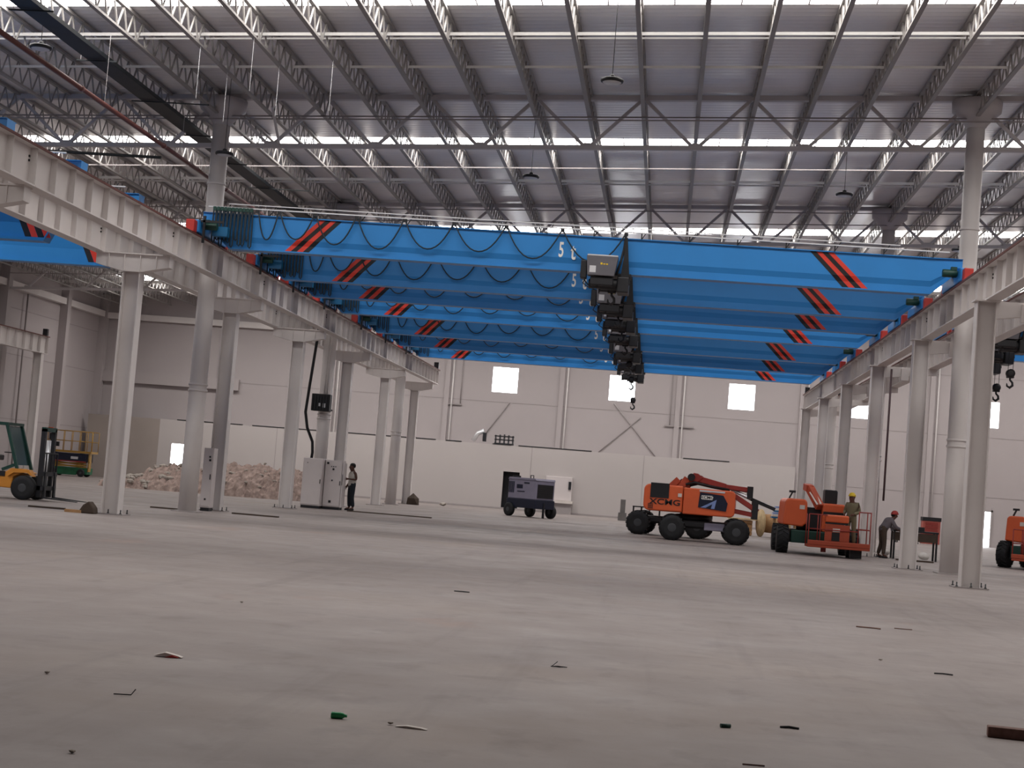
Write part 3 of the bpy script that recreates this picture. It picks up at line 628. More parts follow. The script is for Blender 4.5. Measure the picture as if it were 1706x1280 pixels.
def boom_lift_front(loc, rot, label, basket=True):
    """boom lift seen from its basket end; basket towards -y"""
    o = thing('boom_lift', label, 'boom lift', loc, rot, 'orange boom lifts')
    for y in (.35, 2.5):
        part('axle', MB().bar((-1, y, .43), (1, y, .43), .16, .16), 'black_metal', o)
        for x in (-1.1, 1.1): tyre(o, (x, y, .44), .43, .36, 'x')
    part('chassis', MB().bb((-.85, .1, .35), (.85, 2.8, .75)), 'green_dark', o, bevel=.03)
    part('turntable', MB().lathe([(.55, .75), (.6, .77), (.6, .95), (.5, .96)], 24, 'z', (0, 1.4, 0)), 'black_metal', o)
    l = part('left_hood', MB().prism([(-1.12, .9), (-.5, .86), (-.36, 1.0), (-.38, 1.66), (-.46, 1.74), (-1.0, 1.74), (-1.08, 1.66)], .25, 2.7, 'y'), 'orange', o, bevel=.05)
    part('hood_label', MB().bb((-.62, .235, 1.42), (-.46, .25, 1.55)), 'paper', l)
    part('lamp_bracket', MB().bar((-.95, .5, 1.74), (-.85, .5, 1.95), .05, .05).box((-.86, .5, 1.96), (.2, .1, .07)), 'black_metal', l)
    r = part('right_hood', MB().prism(rounded(.1, .82, .75, 1.66, .08, .1), .2, 2.7, 'y'), 'orange', o, bevel=.05)
    part('hood_band', MB().bb((.12, .18, 1.3), (.8, .2, 1.4)), 'stripe_black', r); part('hood_mark', MB().bb((.2, .185, 1.18), (.56, .2, 1.24)), 'letter_white', r)
    part('exhaust_box', MB().prism(rounded(.18, .58, 1.64, 2.1, .03, .06), .6, 1.3, 'y'), 'stripe_black', o, bevel=.02)
    m = part('boom_mast', MB().bar((-.3, .8, 2.12), (.02, .3, 1.52), .22, .24).bar((-.36, 1.2, 2.15), (-.3, .7, 2.1), .24, .22), 'orange_dull', o, bevel=.02)
    part('boom_cover', MB().bar((-.24, .6, 2.0), (-.02, .22, 1.62), .18, .02, (0, -1, 1)), 'paper', m)
    part('turret_recess', MB().bb((-.34, .6, .8), (.08, 1.4, 1.5)), 'black_metal', o)
    if basket:
        p = part('platform_floor', MB().bb((-.42, -.95, .28), (1.5, -.05, .36)).bb((-.42, -.97, .36), (1.5, -.93, .5)), 'orange_dull', o, bevel=.015)
        for x in (-.4, -.05, 1.12, 1.48):
            for y in (-.92, -.08): part('rail_post', MB().tube([(x, y, .36), (x, y, 1.48 if x > .5 else 1.3)], .02, 6), 'red_arm', p)
        for z in (.92, 1.46):
            part('guard_rail', MB().tube([(1.12, -.92, z), (1.48, -.92, z), (1.48, -.08, z), (1.12, -.08, z)], .02, 6), 'red_arm', p)
        part('guard_rail', MB().tube([(-.4, -.92, 1.3), (.15, -.92, 1.3)], .02, 6), 'red_arm', p); part('guard_rail', MB().tube([(-.4, -.92, .85), (1.1, -.92, .85)], .02, 6), 'red_arm', p)
        cp = part('control_panel', MB().bb((.1, -.9, 1.08), (.82, -.62, 1.32)), 'orange', p, bevel=.05)
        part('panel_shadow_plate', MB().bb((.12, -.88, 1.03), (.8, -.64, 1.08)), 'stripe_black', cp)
        fp = part('front_plate', MB().bb((.1, -.88, .5), (.86, -.84, 1.02)), 'orange_dull', p, bevel=.01)
        part('kick_hatch', MB().bb((.32, -.9, .52), (.56, -.88, .78)), 'stripe_black', fp); part('warning_label', MB().bb((.34, -.895, .8), (.56, -.88, .9)), 'letter_white', fp)
        part('foot', MB().bb((.05, -.55, .14), (.2, -.4, .28)), 'red_arm', p); part('foot', MB().bb((.95, -.6, .02), (1.3, -.3, .28)), 'black_metal', p)
    return o
boom_lift_front((4.97, 51.3, 0), 0, 'orange boom lift facing the camera, its basket in front of the column')
boom_lift_front((12.3, 54.3, 0), math.radians(-32), 'orange boom lift cut off by the right edge of the picture')
# forklift at the left edge
o = thing('forklift', 'yellow forklift with dark cab guard cut off by the left edge', 'forklift', (-18.6, 43.5, 0), 0)
for x, r in ((.95, .34), (-.85, .28)):
    for y in (-.5, .5): tyre(o, (x, y, r), r, .26, lugs=0)
bd = part('body', MB().prism([(-1.4, .35), (.62, .3), (.62, .62), (.9, .74), (.55, .86), (.2, .62), (-.2, .62), (-.35, 1.1), (-1.3, 1.15), (-1.45, .9)], -.55, .55, 'y'), 'forklift_yellow', o, bevel=.03)
part('fender', MB().prism([(.5, .62), (.66, .74), (1.05, .76), (1.22, .66), (1.1, .84), (.6, .86)], -.62, -.36, 'y'), 'forklift_yellow', bd)
part('side_band', MB().bb((-.6, -.565, .62), (.4, -.55, .76)), 'stripe_black', bd)
part('hood_side', MB().prism(rounded(-.6, .2, .72, 1.12, .1, .16), -.57, -.5, 'y'), 'forklift_yellow', bd)
gd = part('cab_guard', MB().bar((.28, -.5, .8), (.62, -.5, .95), .07, .08), 'green_dark', o)
for y in (-.5, .5):
    part('guard_post', MB().bar((.72, y, .82), (.3, y, 2.08), .08, .08), 'green_dark', gd); part('guard_post', MB().bar((-1.1, y, 1.1), (-.9, y, 2.1), .08, .08), 'green_dark', gd)
part('guard_roof', MB().bb((-1.0, -.55, 2.04), (.36, .55, 2.12)), 'green_dark', gd)
part('wind_screen', MB().add([(.66, -.46, .95), (.66, .46, .95), (.32, .46, 2.02), (.32, -.46, 2.02), (.65, -.46, .95), (.65, .46, .95), (.31, .46, 2.02), (.31, -.46, 2.02)], [(0, 1, 2, 3), (7, 6, 5, 4)]), 'dark_glass', gd)
part('seat', MB().prism([(-.5, 1.05), (0, 1.05), (0, 1.2), (-.35, 1.22), (-.42, 1.65), (-.55, 1.65)], -.25, .25, 'y'), 'stripe_black', o, bevel=.03)
part('steering_wheel', MB().lathe([(.17, -.015), (.19, 0), (.17, .015)], 18, 'z', (.28, 0, 1.28)), 'stripe_black', o)
ms = part('mast', MB().bb((1.28, -.42, .1), (1.4, -.3, 2.02)).bb((1.28, .3, .1), (1.4, .42, 2.02)), 'black_metal', o)
part('mast_beam', MB().bb((1.28, -.42, 1.94), (1.4, .42, 2.06)).bb((1.28, -.42, .3), (1.4, .42, .42)), 'green_dark', ms)
part('lift_cylinder', MB().tube([(1.32, -.12, .3), (1.32, -.12, 1.7)], .05, 10), 'bright_steel', ms); part('lift_cylinder', MB().tube([(1.32, .12, .3), (1.32, .12, 1.7)], .05, 10), 'bright_steel', ms)
cg = part('fork_carriage', MB().bb((1.42, -.5, .3), (1.48, .5, .42)).bb((1.42, -.5, .7), (1.48, .5, .82)), 'black_metal', o)
for y in (-.5, -.3, -.1, .1, .3, .5): part('backrest_bar', MB().bb((1.43, y-.015, .8), (1.46, y+.015, 1.35)), 'black_metal', cg)
part('backrest_bar', MB().bb((1.43, -.5, 1.32), (1.46, .5, 1.36)), 'black_metal', cg)
for y in (-.35, .35): part('fork', MB().prism([(1.46, .08), (2.45, .04), (2.45, .06), (1.52, .12), (1.5, .8), (1.46, .8)], y-.06, y+.06, 'y'), 'black_metal', cg)
# yellow scissor lift by the left back corner
o = thing('scissor_lift', 'yellow scissor lift with railed platform in the far left corner', 'scissor lift', (-32.85, 86.3, 0), math.radians(3)); o.scale = (.92, 1, 1)
for x in (-.85, .85):
    for y in (-.55, .55): tyre(o, (x, y, .22), .22, .18, lugs=0)
part('base_frame', MB().bb((-1.2, -.5, .14), (1.2, .5, .5)), 'green', o, bevel=.02)
part('pothole_guard', MB().bb((-.6, -.56, .08), (.55, -.5, .34)), 'green', o)
for k in range(3):
    z = .52+k*.14
    part('scissor_arm', MB().bar((-1.1, -.46, z), (1.1, -.46, z+.12), .06, .08), 'yellow', o); part('scissor_arm', MB().bar((-1.1, -.4, z+.12), (1.1, -.4, z), .06, .08), 'yellow', o)
b_ = part('platform_body', MB().bb((-1.3, -.62, .8), (1.12, .62, 1.28)), 'decal_navy', o, bevel=.02)
part('body_mark', MB().bb((.18, -.632, .96), (.62, -.62, 1.1)), 'hoist_label', b_); part('body_mark', MB().bb((-1.0, -.632, 1.02), (-.84, -.62, 1.07)), 'hoist_label', b_); part('body_stripe', MB().bb((-1.3, -.632, .8), (1.12, -.62, .86)), 'red_arm', b_)
dk = part('deck', MB().bb((-1.35, -.64, 1.3), (1.4, .64, 1.42)), 'yellow', o)
part('ladder', MB().bb((1.22, -.5, .3), (1.28, -.1, 1.3)).bb((1.2, -.5, .5), (1.3, -.1, .56)).bb((1.2, -.5, .8), (1.3, -.1, .86)), 'yellow', o)
for x in (-1.33, -.8, -.3, .2, .7, 1.0, 1.38):
    for y in (-.62, .62): part('rail_post', MB().tube([(x, y, 1.4), (x, y, 2.5)], .022, 6), 'yellow', dk)
for z in (1.95, 2.5): part('guard_rail', MB().tube([(-1.33, -.62, z), (1.38, -.62, z), (1.38, .62, z), (-1.33, .62, z), (-1.33, -.62, z)], .024, 6), 'yellow', dk)
part('control_box', MB().bb((-1.2, -.7, 1.95), (-.95, -.55, 2.3)), 'stripe_black', dk); part('control_box', MB().bb((-.85, -.66, 1.6), (-.62, -.5, 1.85)), 'stripe_black', dk); part('warning_lamp', MB().bb((-1.34, -.66, 2.4), (-1.05, -.58, 2.62)), 'orange', dk)
# grey generator on a wheeled trailer
o = thing('generator_trailer', 'grey generator cabinet on a dark wheeled trailer before the partition', 'generator', (-6.12, 74.6, 0), math.radians(-43))
part('trailer_frame', MB().bb((-1.0, -.62, .42), (1.0, .62, .84)), 'decal_navy', o, bevel=.03)
for x, y in ((-.72, -.66), (.72, .66), (-.72, .66)): tyre(o, (x, y, .31), .31, .2, lugs=0)
cb = part('cabinet', MB().bb((-.95, -.6, .84), (.95, .6, 1.72)), 'gen_grey', o, bevel=.03)
part('cabinet_roof', MB().prism([(-.98, 1.72), (.98, 1.72), (.9, 1.82), (-.9, 1.82)], -.62, .62, 'y'), 'gen_grey', cb, bevel=.01)
gr = part('radiator_grille', MB().bb((.95, -.48, .92), (.975, .5, 1.55)), 'stripe_black', cb)
for i in range(6): part('grille_slat', MB().bb((.972, -.46, .97+i*.1), (.985, .48, .99+i*.1)), 'black_metal', gr)
for i in range(4): part('louvre', MB().bb((-.9+i*.1, -.615, 1.1), (-.84+i*.1, -.6, 1.62)), 'decal_navy', cb)
part('control_window', MB().bb((-.35, -.615, 1.32), (.05, -.6, 1.5)), 'decal_navy', cb); part('maker_mark', MB().bb((.15, -.615, 1.55), (.5, -.6, 1.62)), 'decal_navy', cb); part('maker_mark', MB().bb((-.3, -.615, 1.16), (.2, -.6, 1.2)), 'decal_navy', cb)
part('lifting_eye', MB().tube([(-.1, 0, 1.8), (-.1, 0, 1.95), (.1, 0, 1.95), (.1, 0, 1.8)], .025, 6), 'black_metal', cb)
part('exhaust_stack', MB().bb((-1.02, -.35, 1.5), (-.9, .1, 1.9)), 'black_metal', cb); part('jack_leg', MB().bb((.95, -.1, 0), (1.03, -.02, .7)), 'black_metal', o); part('draw_bar', MB().bar((-1.0, 0, .5), (-1.7, 0, .45), .12, .12), 'black_metal', o)
# electrical cabinets by the second round column
def cabinet(name, loc, w, d, h, label, marks, rot=0.):
    o = thing(name, label, 'electrical cabinet', loc, rot)
    part('plinth', MB().bb((-w/2+.02, -d/2+.02, 0), (w/2-.02, d/2-.02, .1)), 'black_metal', o); b = part('body', MB().bb((-w/2, -d/2, .1), (w/2, d/2, h)), 'cabinet_white', o, bevel=.01)
    dr = part('door', MB().bb((-w/2+.015, -d/2-.02, .14), (w/2-.015, -d/2-.002, h-.03)), 'cabinet_white', o, bevel=.006)
    part('handle', MB().bb((w/2-.06, -d/2-.045, h*.5), (w/2-.035, -d/2-.02, h*.5+.16)), 'black_metal', dr)
    for (x, z, s) in marks: part('indicator', MB().bb((x-s/2, -d/2-.035, z-s/2), (x+s/2, -d/2-.02, z+s/2)), 'black_metal', dr)
    return o
cabinet('electrical_cabinet', (-13.12, 59.4, 0), .74, .7, 1.88, 'tall white electrical cabinet left of the pair, black conduit on top', [(-.2, 1.7, .03)])
c = cabinet('electrical_cabinet', (-12.4, 59.75, 0), .66, .65, 1.86, 'tall white electrical cabinet right of the pair, beside the standing man', [(-.08, 1.62, .035), (0, 1.62, .035), (.08, 1.62, .035), (0, 1.52, .07), (-.02, 1.1, .05), (-.05, .3, .09), (-.22, 1.74, .08)])
part('open_door', MB().bb((.34, -.32, .1), (.38, .3, 1.78)), 'cabinet_white', c)
part('door_gap', MB().bb((.36, -.34, .95), (.375, -.325, 1.35)), 'black_metal', c)
cabinet('electrical_cabinet', (-13.38, 46.3, 0), .3, .4, 1.86, 'narrow white electrical cabinet behind the nearest left round column', [(.05, 1.6, .05), (.06, 1.5, .06), (0, .35, .05)])
b_ = thing('wall_transformer', 'black ribbed box strapped high on the second left round column', 'transformer', (-13.33, 60.85, 3.72))
part('case', MB().bb((-.4, -.3, 0), (.32, .1, .66)), 'stripe_black', b_, bevel=.02)
for i in range(6): part('cooling_fin', MB().bb((-.36+i*.11, -.34, .06), (-.33+i*.11, -.3, .6)), 'black_metal', b_)
part('status_plate', MB().bb((-.12, -.315, .18), (0, -.3, .3)), 'hoist_label', b_); part('status_plate', MB().bb((.06, -.315, .14), (.16, -.3, .3)), 'hoist_label', b_)
part('strap', MB().lathe([(.275, -.03), (.29, -.03), (.29, .03), (.275, .03)], 20, 'z', (0, .45, .08)), 'black_metal', b_)
single('conduit', MB().tube([(.05, 0, 8.8), (0, 0, 6.5), (-.15, 0, 4.6), (-.22, 0, 3.6), (-.1, 0, 3.0), (.14, 0, 2.5), (.18, 0, 2.1), (.16, 0, 1.86)], .055, 8), 'rubber_black', 'thick black conduit curving down into the left white cabinet', 'conduit', (-13.45, 59.45, 0))
for k, dx in enumerate((-.28, -.18)): single('riser_pipe', MB().tube([(0, 0, 4.4), (0, 0, 9)], .03, 8), 'pipe_white', ['left', 'right'][k]+' thin pale riser pipe above the black box', 'pipe', (-13.35+dx+.3, 60.95, 0), 0, 'riser pipes')
# ------------------------------------------------------------------ people
def skin_mesh(nodes, edges, sub=2):
    """nodes: list of (xyz, rx, ry); edges; grown with a skin modifier and frozen to a mesh"""
    me = bpy.data.meshes.new('body'); me.from_pydata([n[0] for n in nodes], edges, []); o = bpy.data.objects.new('body_tmp', me); COL.objects.link(o)
    sk = o.modifiers.new('skin', 'SKIN'); sk.use_smooth_shade = True
    if not me.skin_vertices:
        bm = bmesh.new(); bm.from_mesh(me); bm.verts.layers.skin.verify(); bm.to_mesh(me); bm.free()
    for i, n in enumerate(nodes):
        d = me.skin_vertices[0].data[i]; d.radius = (n[1], n[2] if len(n) > 2 else n[1]); d.use_root = i == 0
    s = o.modifiers.new('sub', 'SUBSURF'); s.levels = sub; s.render_levels = sub
    dg = bpy.context.evaluated_depsgraph_get(); dg.update()
    out = bpy.data.meshes.new_from_object(o.evaluated_get(dg)); bpy.data.objects.remove(o)
    for p in out.polygons: p.use_smooth = True
    out.materials.clear(); return out
def person(loc, rot, J, label, shirt, trousers, sleeve=0, hat=None):
    """J: joint positions in metres, facing -x; body one continuous skin mesh, clothes and hair its children"""
    nodes = []; edges = []; idx = {}
    def nd(k, p, r, r2=None, to=None):
        idx[k] = len(nodes); nodes.append((p, r, r2 or r))
        if to: edges.append((idx[to], idx[k]))
    P = {k: Vector(v) for k, v in J.items()}
    nd('pel', P['pel'], .12, .15); nd('waist', P['pel'].lerp(P['chest'], .5), .1, .13, 'pel'); nd('chest', P['chest'], .115, .16, 'waist'); nd('nb', P['neck'], .075, .075, 'chest')
    hd = P['head']; nd('jaw', P['neck'].lerp(hd, .6)+Vector((-.03, 0, 0)), .1, .088, 'nb'); nd('hd', hd, .125, .11, 'jaw'); nd('crown', hd+Vector((.01, 0, .1)), .1, .09, 'hd')
    for s in 'lr':
        nd('sh'+s, P['sh'+s], .055, None, 'chest'); nd('el'+s, P['el'+s], .043, None, 'sh'+s); nd('wr'+s, P['wr'+s], .03, None, 'el'+s)
        d = (P['wr'+s]-P['el'+s]).normalized(); side = d.cross(Vector((0, 1, 0))); side = side.normalized() if side.length > .1 else Vector((1, 0, 0))
        pm = P['wr'+s]+d*.07; nd('pm'+s, pm, .022, .036, 'wr'+s)
        for f in range(4):
            off = side*(.024*(f-1.5)); ln = (.075, .085, .08, .062)[f]
            nd('f%da%s' % (f, s), pm+d*.035+off, .0095, None, 'pm'+s); nd('f%db%s' % (f, s), pm+d*(.035+ln*.5)+off*1.1+Vector((0, 0, -.008)), .009, None, 'f%da%s' % (f, s)); nd('f%dc%s' % (f, s), pm+d*(.035+ln*.85)+off*1.1+Vector((0, 0, -.025)), .008, None, 'f%db%s' % (f, s))
        nd('ta'+s, P['wr'+s]+d*.04+side*.04, .011, None, 'wr'+s); nd('tb'+s, P['wr'+s]+d*.085+side*.055, .009, None, 'ta'+s)
        nd('hp'+s, P['hp'+s], .095, None, 'pel'); nd('kn'+s, P['kn'+s], .062, None, 'hp'+s); nd('an'+s, P['an'+s], .042, None, 'kn'+s); nd('to'+s, P['an'+s]+Vector((-.15, 0, -.05)), .035, .042, 'an'+s)
    b = link('person', skin_mesh(nodes, edges, 1), 'skin', None, loc, rot); tag(b, label, 'person')
    # trousers
    n = [(P['pel']+Vector((0, 0, .2)), .14, .17), (P['pel']-Vector((0, 0, .02)), .15, .18)]; e = [(0, 1)]
    for s in 'lr':
        k = len(n); n += [(P['hp'+s], .11), (P['hp'+s].lerp(P['kn'+s], .5), .1), (P['kn'+s], .08), (P['kn'+s].lerp(P['an'+s], .6), .075), (P['an'+s]+Vector((0, 0, .02)), .07)]; e += [(1, k), (k, k+1), (k+1, k+2), (k+2, k+3), (k+3, k+4)]
    link('trousers', skin_mesh(n, e, 1), trousers, b)
    # shirt
    w = P['pel'].lerp(P['chest'], .5); n = [(P['pel']-Vector((0, 0, .1)), .165, .195), (P['pel']+Vector((0, 0, .08)), .165, .19), (w, .15, .18), (P['chest'], .165, .2), (P['chest'].lerp(P['neck'], .75), .12, .15)]; e = [(0, 1), (1, 2), (2, 3), (3, 4)]
    for s in 'lr':
        k = len(n); n.append((P['sh'+s]*1.0, .085 if sleeve else .075)); e.append((3, k))
        if sleeve:
            n.append((P['el'+s], .068)); e.append((k, k+1))
            if sleeve > 1: n.append((P['wr'+s].lerp(P['el'+s], .05), .05)); e.append((k+1, k+2))
    link('shirt', skin_mesh(n, e, 1), shirt, b)
    # shoes
    for s in 'lr':
        a = P['an'+s]; link('shoe', skin_mesh([(a+Vector((.04, 0, -.055)), .045, .05), (a+Vector((-.06, 0, -.065)), .04, .052), (a+Vector((-.17, 0, -.07)), .032, .045)], [(0, 1), (1, 2)], 1), 'stripe_black', b)
    # hair, face
    part('hair', MB().lathe([(.01, .128), (.06, .118), (.09, .085), (.103, .035), (.1, -.01), (.088, -.05)], 16), 'hair', b, loc=hd+Vector((.022, 0, .03)))
    part('nose', MB().prism([(-.118, -.03), (-.085, .02), (-.08, -.035)], -.014, .014, 'y'), 'skin', b, loc=hd+Vector((.0, 0, .0)))
    for y in (-.034, .034): part('eye', MB().lathe([(.004, -.008), (.012, 0), (.004, .008)], 8, 'x'), 'hair', b, loc=hd+Vector((-.088, y, .012)))
    part('mouth', MB().box((0, 0, 0), (.01, .045, .008)), 'cap_red', b, loc=hd+Vector((-.082, 0, -.058)))
    for y in (-.083, .083): part('ear', MB().lathe([(.012, -.008), (.028, 0), (.012, .008)], 8, 'y'), 'skin', b, loc=hd+Vector((.012, y, .0)))
    if hat: part('helmet' if 'helmet' in hat else 'cap', MB().lathe([(.125, -.005), (.13, .01), (.118, .05), (.09, .1), (.05, .125), (.01, .132)], 18), hat, b, loc=hd+Vector((0, 0, .05)))
    return b
stand = dict(pel=(0, 0, .98), chest=(.02, 0, 1.34), neck=(-.01, 0, 1.52), head=(-.045, 0, 1.655),
             shl=(.03, .19, 1.44), ell=(.04, .26, 1.16), wrl=(-.1, .22, .95), shr=(.03, -.19, 1.44), elr=(.07, -.25, 1.18), wrr=(-.2, -.18, 1.2),
             hpl=(0, .1, .92), knl=(-.03, .11, .5), anl=(.0, .12, .1), hpr=(0, -.1, .92), knr=(.0, -.11, .5), anr=(.06, -.12, .1))
p1 = person((-11.82, 60.3, 0), math.radians(28), stand, 'man in white tank top and dark trousers standing by the white cabinets', 'cloth_white', 'cloth_dark')
single('mobile_phone', MB().bb((-.035, -.005, -.07), (.035, .005, .07)), 'stripe_black', 'small dark phone held by the man in the tank top', 'phone', (-12.11, 59.95, 1.25), math.radians(28))
work = dict(stand); work.update(wrl=(-.2, .18, 1.12), wrr=(-.22, -.16, 1.1))
p2 = person((5.92, 51.0, .36), math.radians(60), work, 'worker in yellow helmet standing in the basket of the boom lift', 'cloth_khaki', 'cloth_khaki', 2, 'helmet_yellow')
bend = dict(pel=(.05, 0, .93), chest=(-.12, 0, 1.2), neck=(-.25, 0, 1.33), head=(-.33, 0, 1.43),
            shl=(-.16, .19, 1.28), ell=(-.3, .24, 1.05), wrl=(-.5, .16, 1.0), shr=(-.16, -.19, 1.28), elr=(-.3, -.24, 1.05), wrr=(-.5, -.16, 1.0),
            hpl=(.05, .1, .88), knl=(.02, .11, .48), anl=(.05, .14, .1), hpr=(.05, -.1, .88), knr=(.04, -.11, .48), anr=(.12, -.14, .1))
person((7.45, 54.6, 0), math.radians(195), bend, 'worker in grey shirt and red cap bending over a bench behind the column', 'cloth_grey', 'cloth_brown', 2, 'cap_red')
p2.scale = (.93, .93, .93)
p1.scale = (1.12, 1.12, 1)
# ------------------------------------------------------------------ loose things on the floor
def rock(seed, s):
    r = random.Random(seed); bm = bmesh.new(); bmesh.ops.create_icosphere(bm, subdivisions=1, radius=1)
    for v in bm.verts: v.co = Vector((v.co.x*s[0], v.co.y*s[1], v.co.z*s[2]))*r.uniform(.72, 1.15)
    me = bpy.data.meshes.new('rock'); bm.to_mesh(me); bm.free(); return me
# mound of excavated rubble
HUMP = [(-21.6, 70.6, 2.4, 2.6, 1.2), (-18.9, 71.0, 3.0, 2.8, 1.55), (-17.2, 71.2, 2.0, 2.6, 1.5), (-23.4, 69.6, 1.6, 2.0, .55)]
def mound(x, y):
    z = 0
    for hx, hy, a, b_, h in HUMP:
        d = ((x-hx)/a)**2+((y-hy)/b_)**2; z = max(z, h*max(0, 1-d)**.62)
    if z <= 0: return -.05
    p = Vector((x*1.2, y*1.2, 0)); return max(-.05, z*(.86+.2*noise.noise(p))+.18*noise.noise(p*2.7)+.14*noise.noise(p*6)+.1*noise.noise(p*13))
mb = MB(); nx, ny = 150, 84; x0, y0, dx = -25.6, 66.6, .08
vs = [(x0+i*dx*.9, y0+j*dx*1.25, mound(x0+i*dx*.9, y0+j*dx*1.25)) for j in range(ny) for i in range(nx)]
mb.add(vs, [(j*nx+i, j*nx+i+1, (j+1)*nx+i+1, (j+1)*nx+i) for j in range(ny-1) for i in range(nx-1)])
me = mb.mesh('rubble_mound'); o = link('rubble_mound', me, 'dirt'); tag(o, 'long mound of brown earth and broken rubble behind the left columns', 'rubble'); o['kind'] = 'stuff'
rk = [rock(i, (1, .8, .6)) for i in range(6)]
for m_ in rk: m_.materials.append(MATS['chunk'])
R = random.Random(3); n = 0
while n < 90:
    x = R.uniform(-25, -15.5); y = R.uniform(67.2, 71.5); z = mound(x, y)
    if z < -.01 or (x > -22 and R.random() < .45): continue
    o = link('rubble_chunk', rk[n % 6], None, None, (x, y, max(z, .02)+.03), R.uniform(0, 6)); s = R.uniform(.09, .26) if x < -21.5 else R.uniform(.06, .16); o.scale = (s, s, s); n += 1
    tag(o, 'pale broken concrete chunk lying on the rubble mound', 'concrete chunk', 'chunks on the rubble mound')
for k, (x, y, s) in enumerate(((-12.9, 82.5, .5), (-13.9, 80.6, .3), (-11.8, 86.3, .3))):
    o = link('rubble_chunk', rock(43, (.8, .7, .8)) if k == 0 else rk[k], 'cloth_brown', None, (x, y, s*.35), k*1.3); o.scale = (s, s*.8, s*(1.0 if k == 0 else .6)); tag(o, ['dark boulder at the foot of the last left column', 'small rubble heap by the fifth left column', 'small rubble lump against the partition foot'][k], 'concrete chunk')
# cable drum and timber behind the lettered boom lift
o = thing('cable_drum', 'wooden cable drum lying behind the orange boom lift', 'cable drum', (5.0, 72.5, 0), math.radians(15))
part('drum_flange', MB().lathe([(.08, -.62), (.62, -.62), (.62, -.56), (.08, -.56)], 24, 'x', (0, 0, .62)), 'wood_pale', o); part('drum_flange', MB().lathe([(.08, .56), (.62, .56), (.62, .62), (.08, .62)], 24, 'x', (0, 0, .62)), 'wood_pale', o)
part('drum_core', MB().lathe([(.4, -.56), (.43, 0), (.4, .56)], 20, 'x', (0, 0, .62)), 'wood', o)
o = thing('timber_crate', 'low timber crate stacked beside the cable drum', 'crate', (3.6, 73.2, 0))
for i in range(4): part('crate_board', MB().bb((-.5, -.4, .03+i*.17), (.5, -.37, .17+i*.17)), 'wood', o)
part('crate_body', MB().bb((-.48, -.36, 0), (.48, .4, .68)), 'wood', o); part('crate_lid', MB().bb((-.6, -.5, .7), (.7, .5, .76)), 'wood_pale', o)
o = thing('blue_bundle', 'stack of blue and pale sheets behind the boom lifts', 'sheet stack', (5.35, 70.5, 0))
for i in range(6): part('sheet', MB().bb((-.6+.03*i, -.4, .9+i*.09), (.6-.02*i, .4, .97+i*.09)), ('blue_dark', 'paper', 'decal_blue')[i % 3], o)
part('trestle', MB().bb((-.5, -.3, 0), (-.4, .3, .9)).bb((.4, -.3, 0), (.5, .3, .9)), 'wood', o)
# post and rails left of the lettered boom lift
single('concrete_post', MB().bb((-.13, -.13, 0), (.13, .13, 1.12)).bb((-.22, -.22, 0), (.22, .22, .42)), 'concrete_post', 'short grey stepped post before the partition', 'post', (-2.05, 84.8, 0))
o = thing('low_railing', 'low dark railing beside the short grey post', 'railing', (-1.0, 80.0, 0))
for x in (-.4, 0, .4, .9): part('rail_post', MB().bb((x-.04, -.03, 0), (x+.04, .03, .85)), 'black_metal', o)
part('top_rail', MB().bb((-.45, -.03, .82), (.95, .03, .88)), 'black_metal', o)
# bench where the worker bends, bags beneath
o = thing('work_bench', 'dark steel work bench with vice behind the third right column', 'work bench', (8.55, 55.3, 0))
part('bench_top', MB().bb((-.75, -.35, .92), (.75, .35, .98)), 'black_metal', o); part('drawer', MB().bb((-.7, -.34, .62), (.7, .3, .9)), 'cloth_brown', o)
for x in (-.7, .7):
    for y in (-.3, .3): part('leg', MB().bb((x-.03, y-.03, 0), (x+.03, y+.03, .92)), 'black_metal', o)
part('vice', MB().bb((.1, -.2, .98), (.3, .05, 1.12)), 'black_metal', o); part('lamp_stalk', MB().tube([(-.3, 0, .98), (-.32, 0, 1.2), (-.42, 0, 1.32)], .012, 6), 'black_metal', o)
for k, (x, y, s, nm) in enumerate(((8.25, 54.2, .3, 'white sack under the work bench'), (8.75, 54.35, .26, 'second white sack beside the first under the bench'), (7.75, 56.2, .22, 'small white sack on the floor by the worker'))):
    me = rock(20+k, (1, .8, .75)); o = link('white_sack', me, 'white_bag', None, (x, y, s*.68)); o.scale = (s, s, s); tag(o, nm, 'sack', 'white sacks')
    md = o.modifiers.new('sub', 'SUBSURF'); md.levels = 2; md.render_levels = 2
single('floor_plank', MB().bb((-.6, -.06, 0), (.6, .06, .05)), 'cloth_brown', 'dark plank lying at the foot of the bench', 'plank', (8.3, 53.3, 0))
# drawer cabinet and easel against the back wall on the right
o = thing('tool_cabinet', 'coral red tool cabinet with drawers near the back wall', 'tool cabinet', (14.1, 86.0, 0))
part('body', MB().bb((-.45, -.35, .05), (.45, .35, 1.25)), 'coral', o)
for i in range(6): part('drawer', MB().bb((-.32, -.38, .14+i*.18), (.32, -.35, .28+i*.18)), 'red_arm', o)
part('top_tray', MB().bb((-.48, -.38, 1.25), (.48, .38, 1.45)), 'black_metal', o)
o = thing('step_trestle', 'dark folding trestle standing left of the tool cabinet', 'trestle', (12.95, 86.2, 0))
for s in (-1, 1):
    for y in (-.25, .25): part('leg', MB().bar((s*.55, y, 0), (s*.1, y, 1.25), .07, .05), 'black_metal', o)
part('top_bar', MB().bb((-.22, -.3, 1.1), (.22, .3, 1.3)), 'black_metal', o); part('shelf', MB().bb((-.45, -.3, .3), (.45, .3, .5)), 'white_bag', o)
single('conduit_pipe', MB().tube([(0, 0, 1.9), (0, 0, 6.3)], .035, 8), 'conduit_dark', 'dark vertical conduit beside the third right column', 'pipe', (7.28, 54.05, 0))
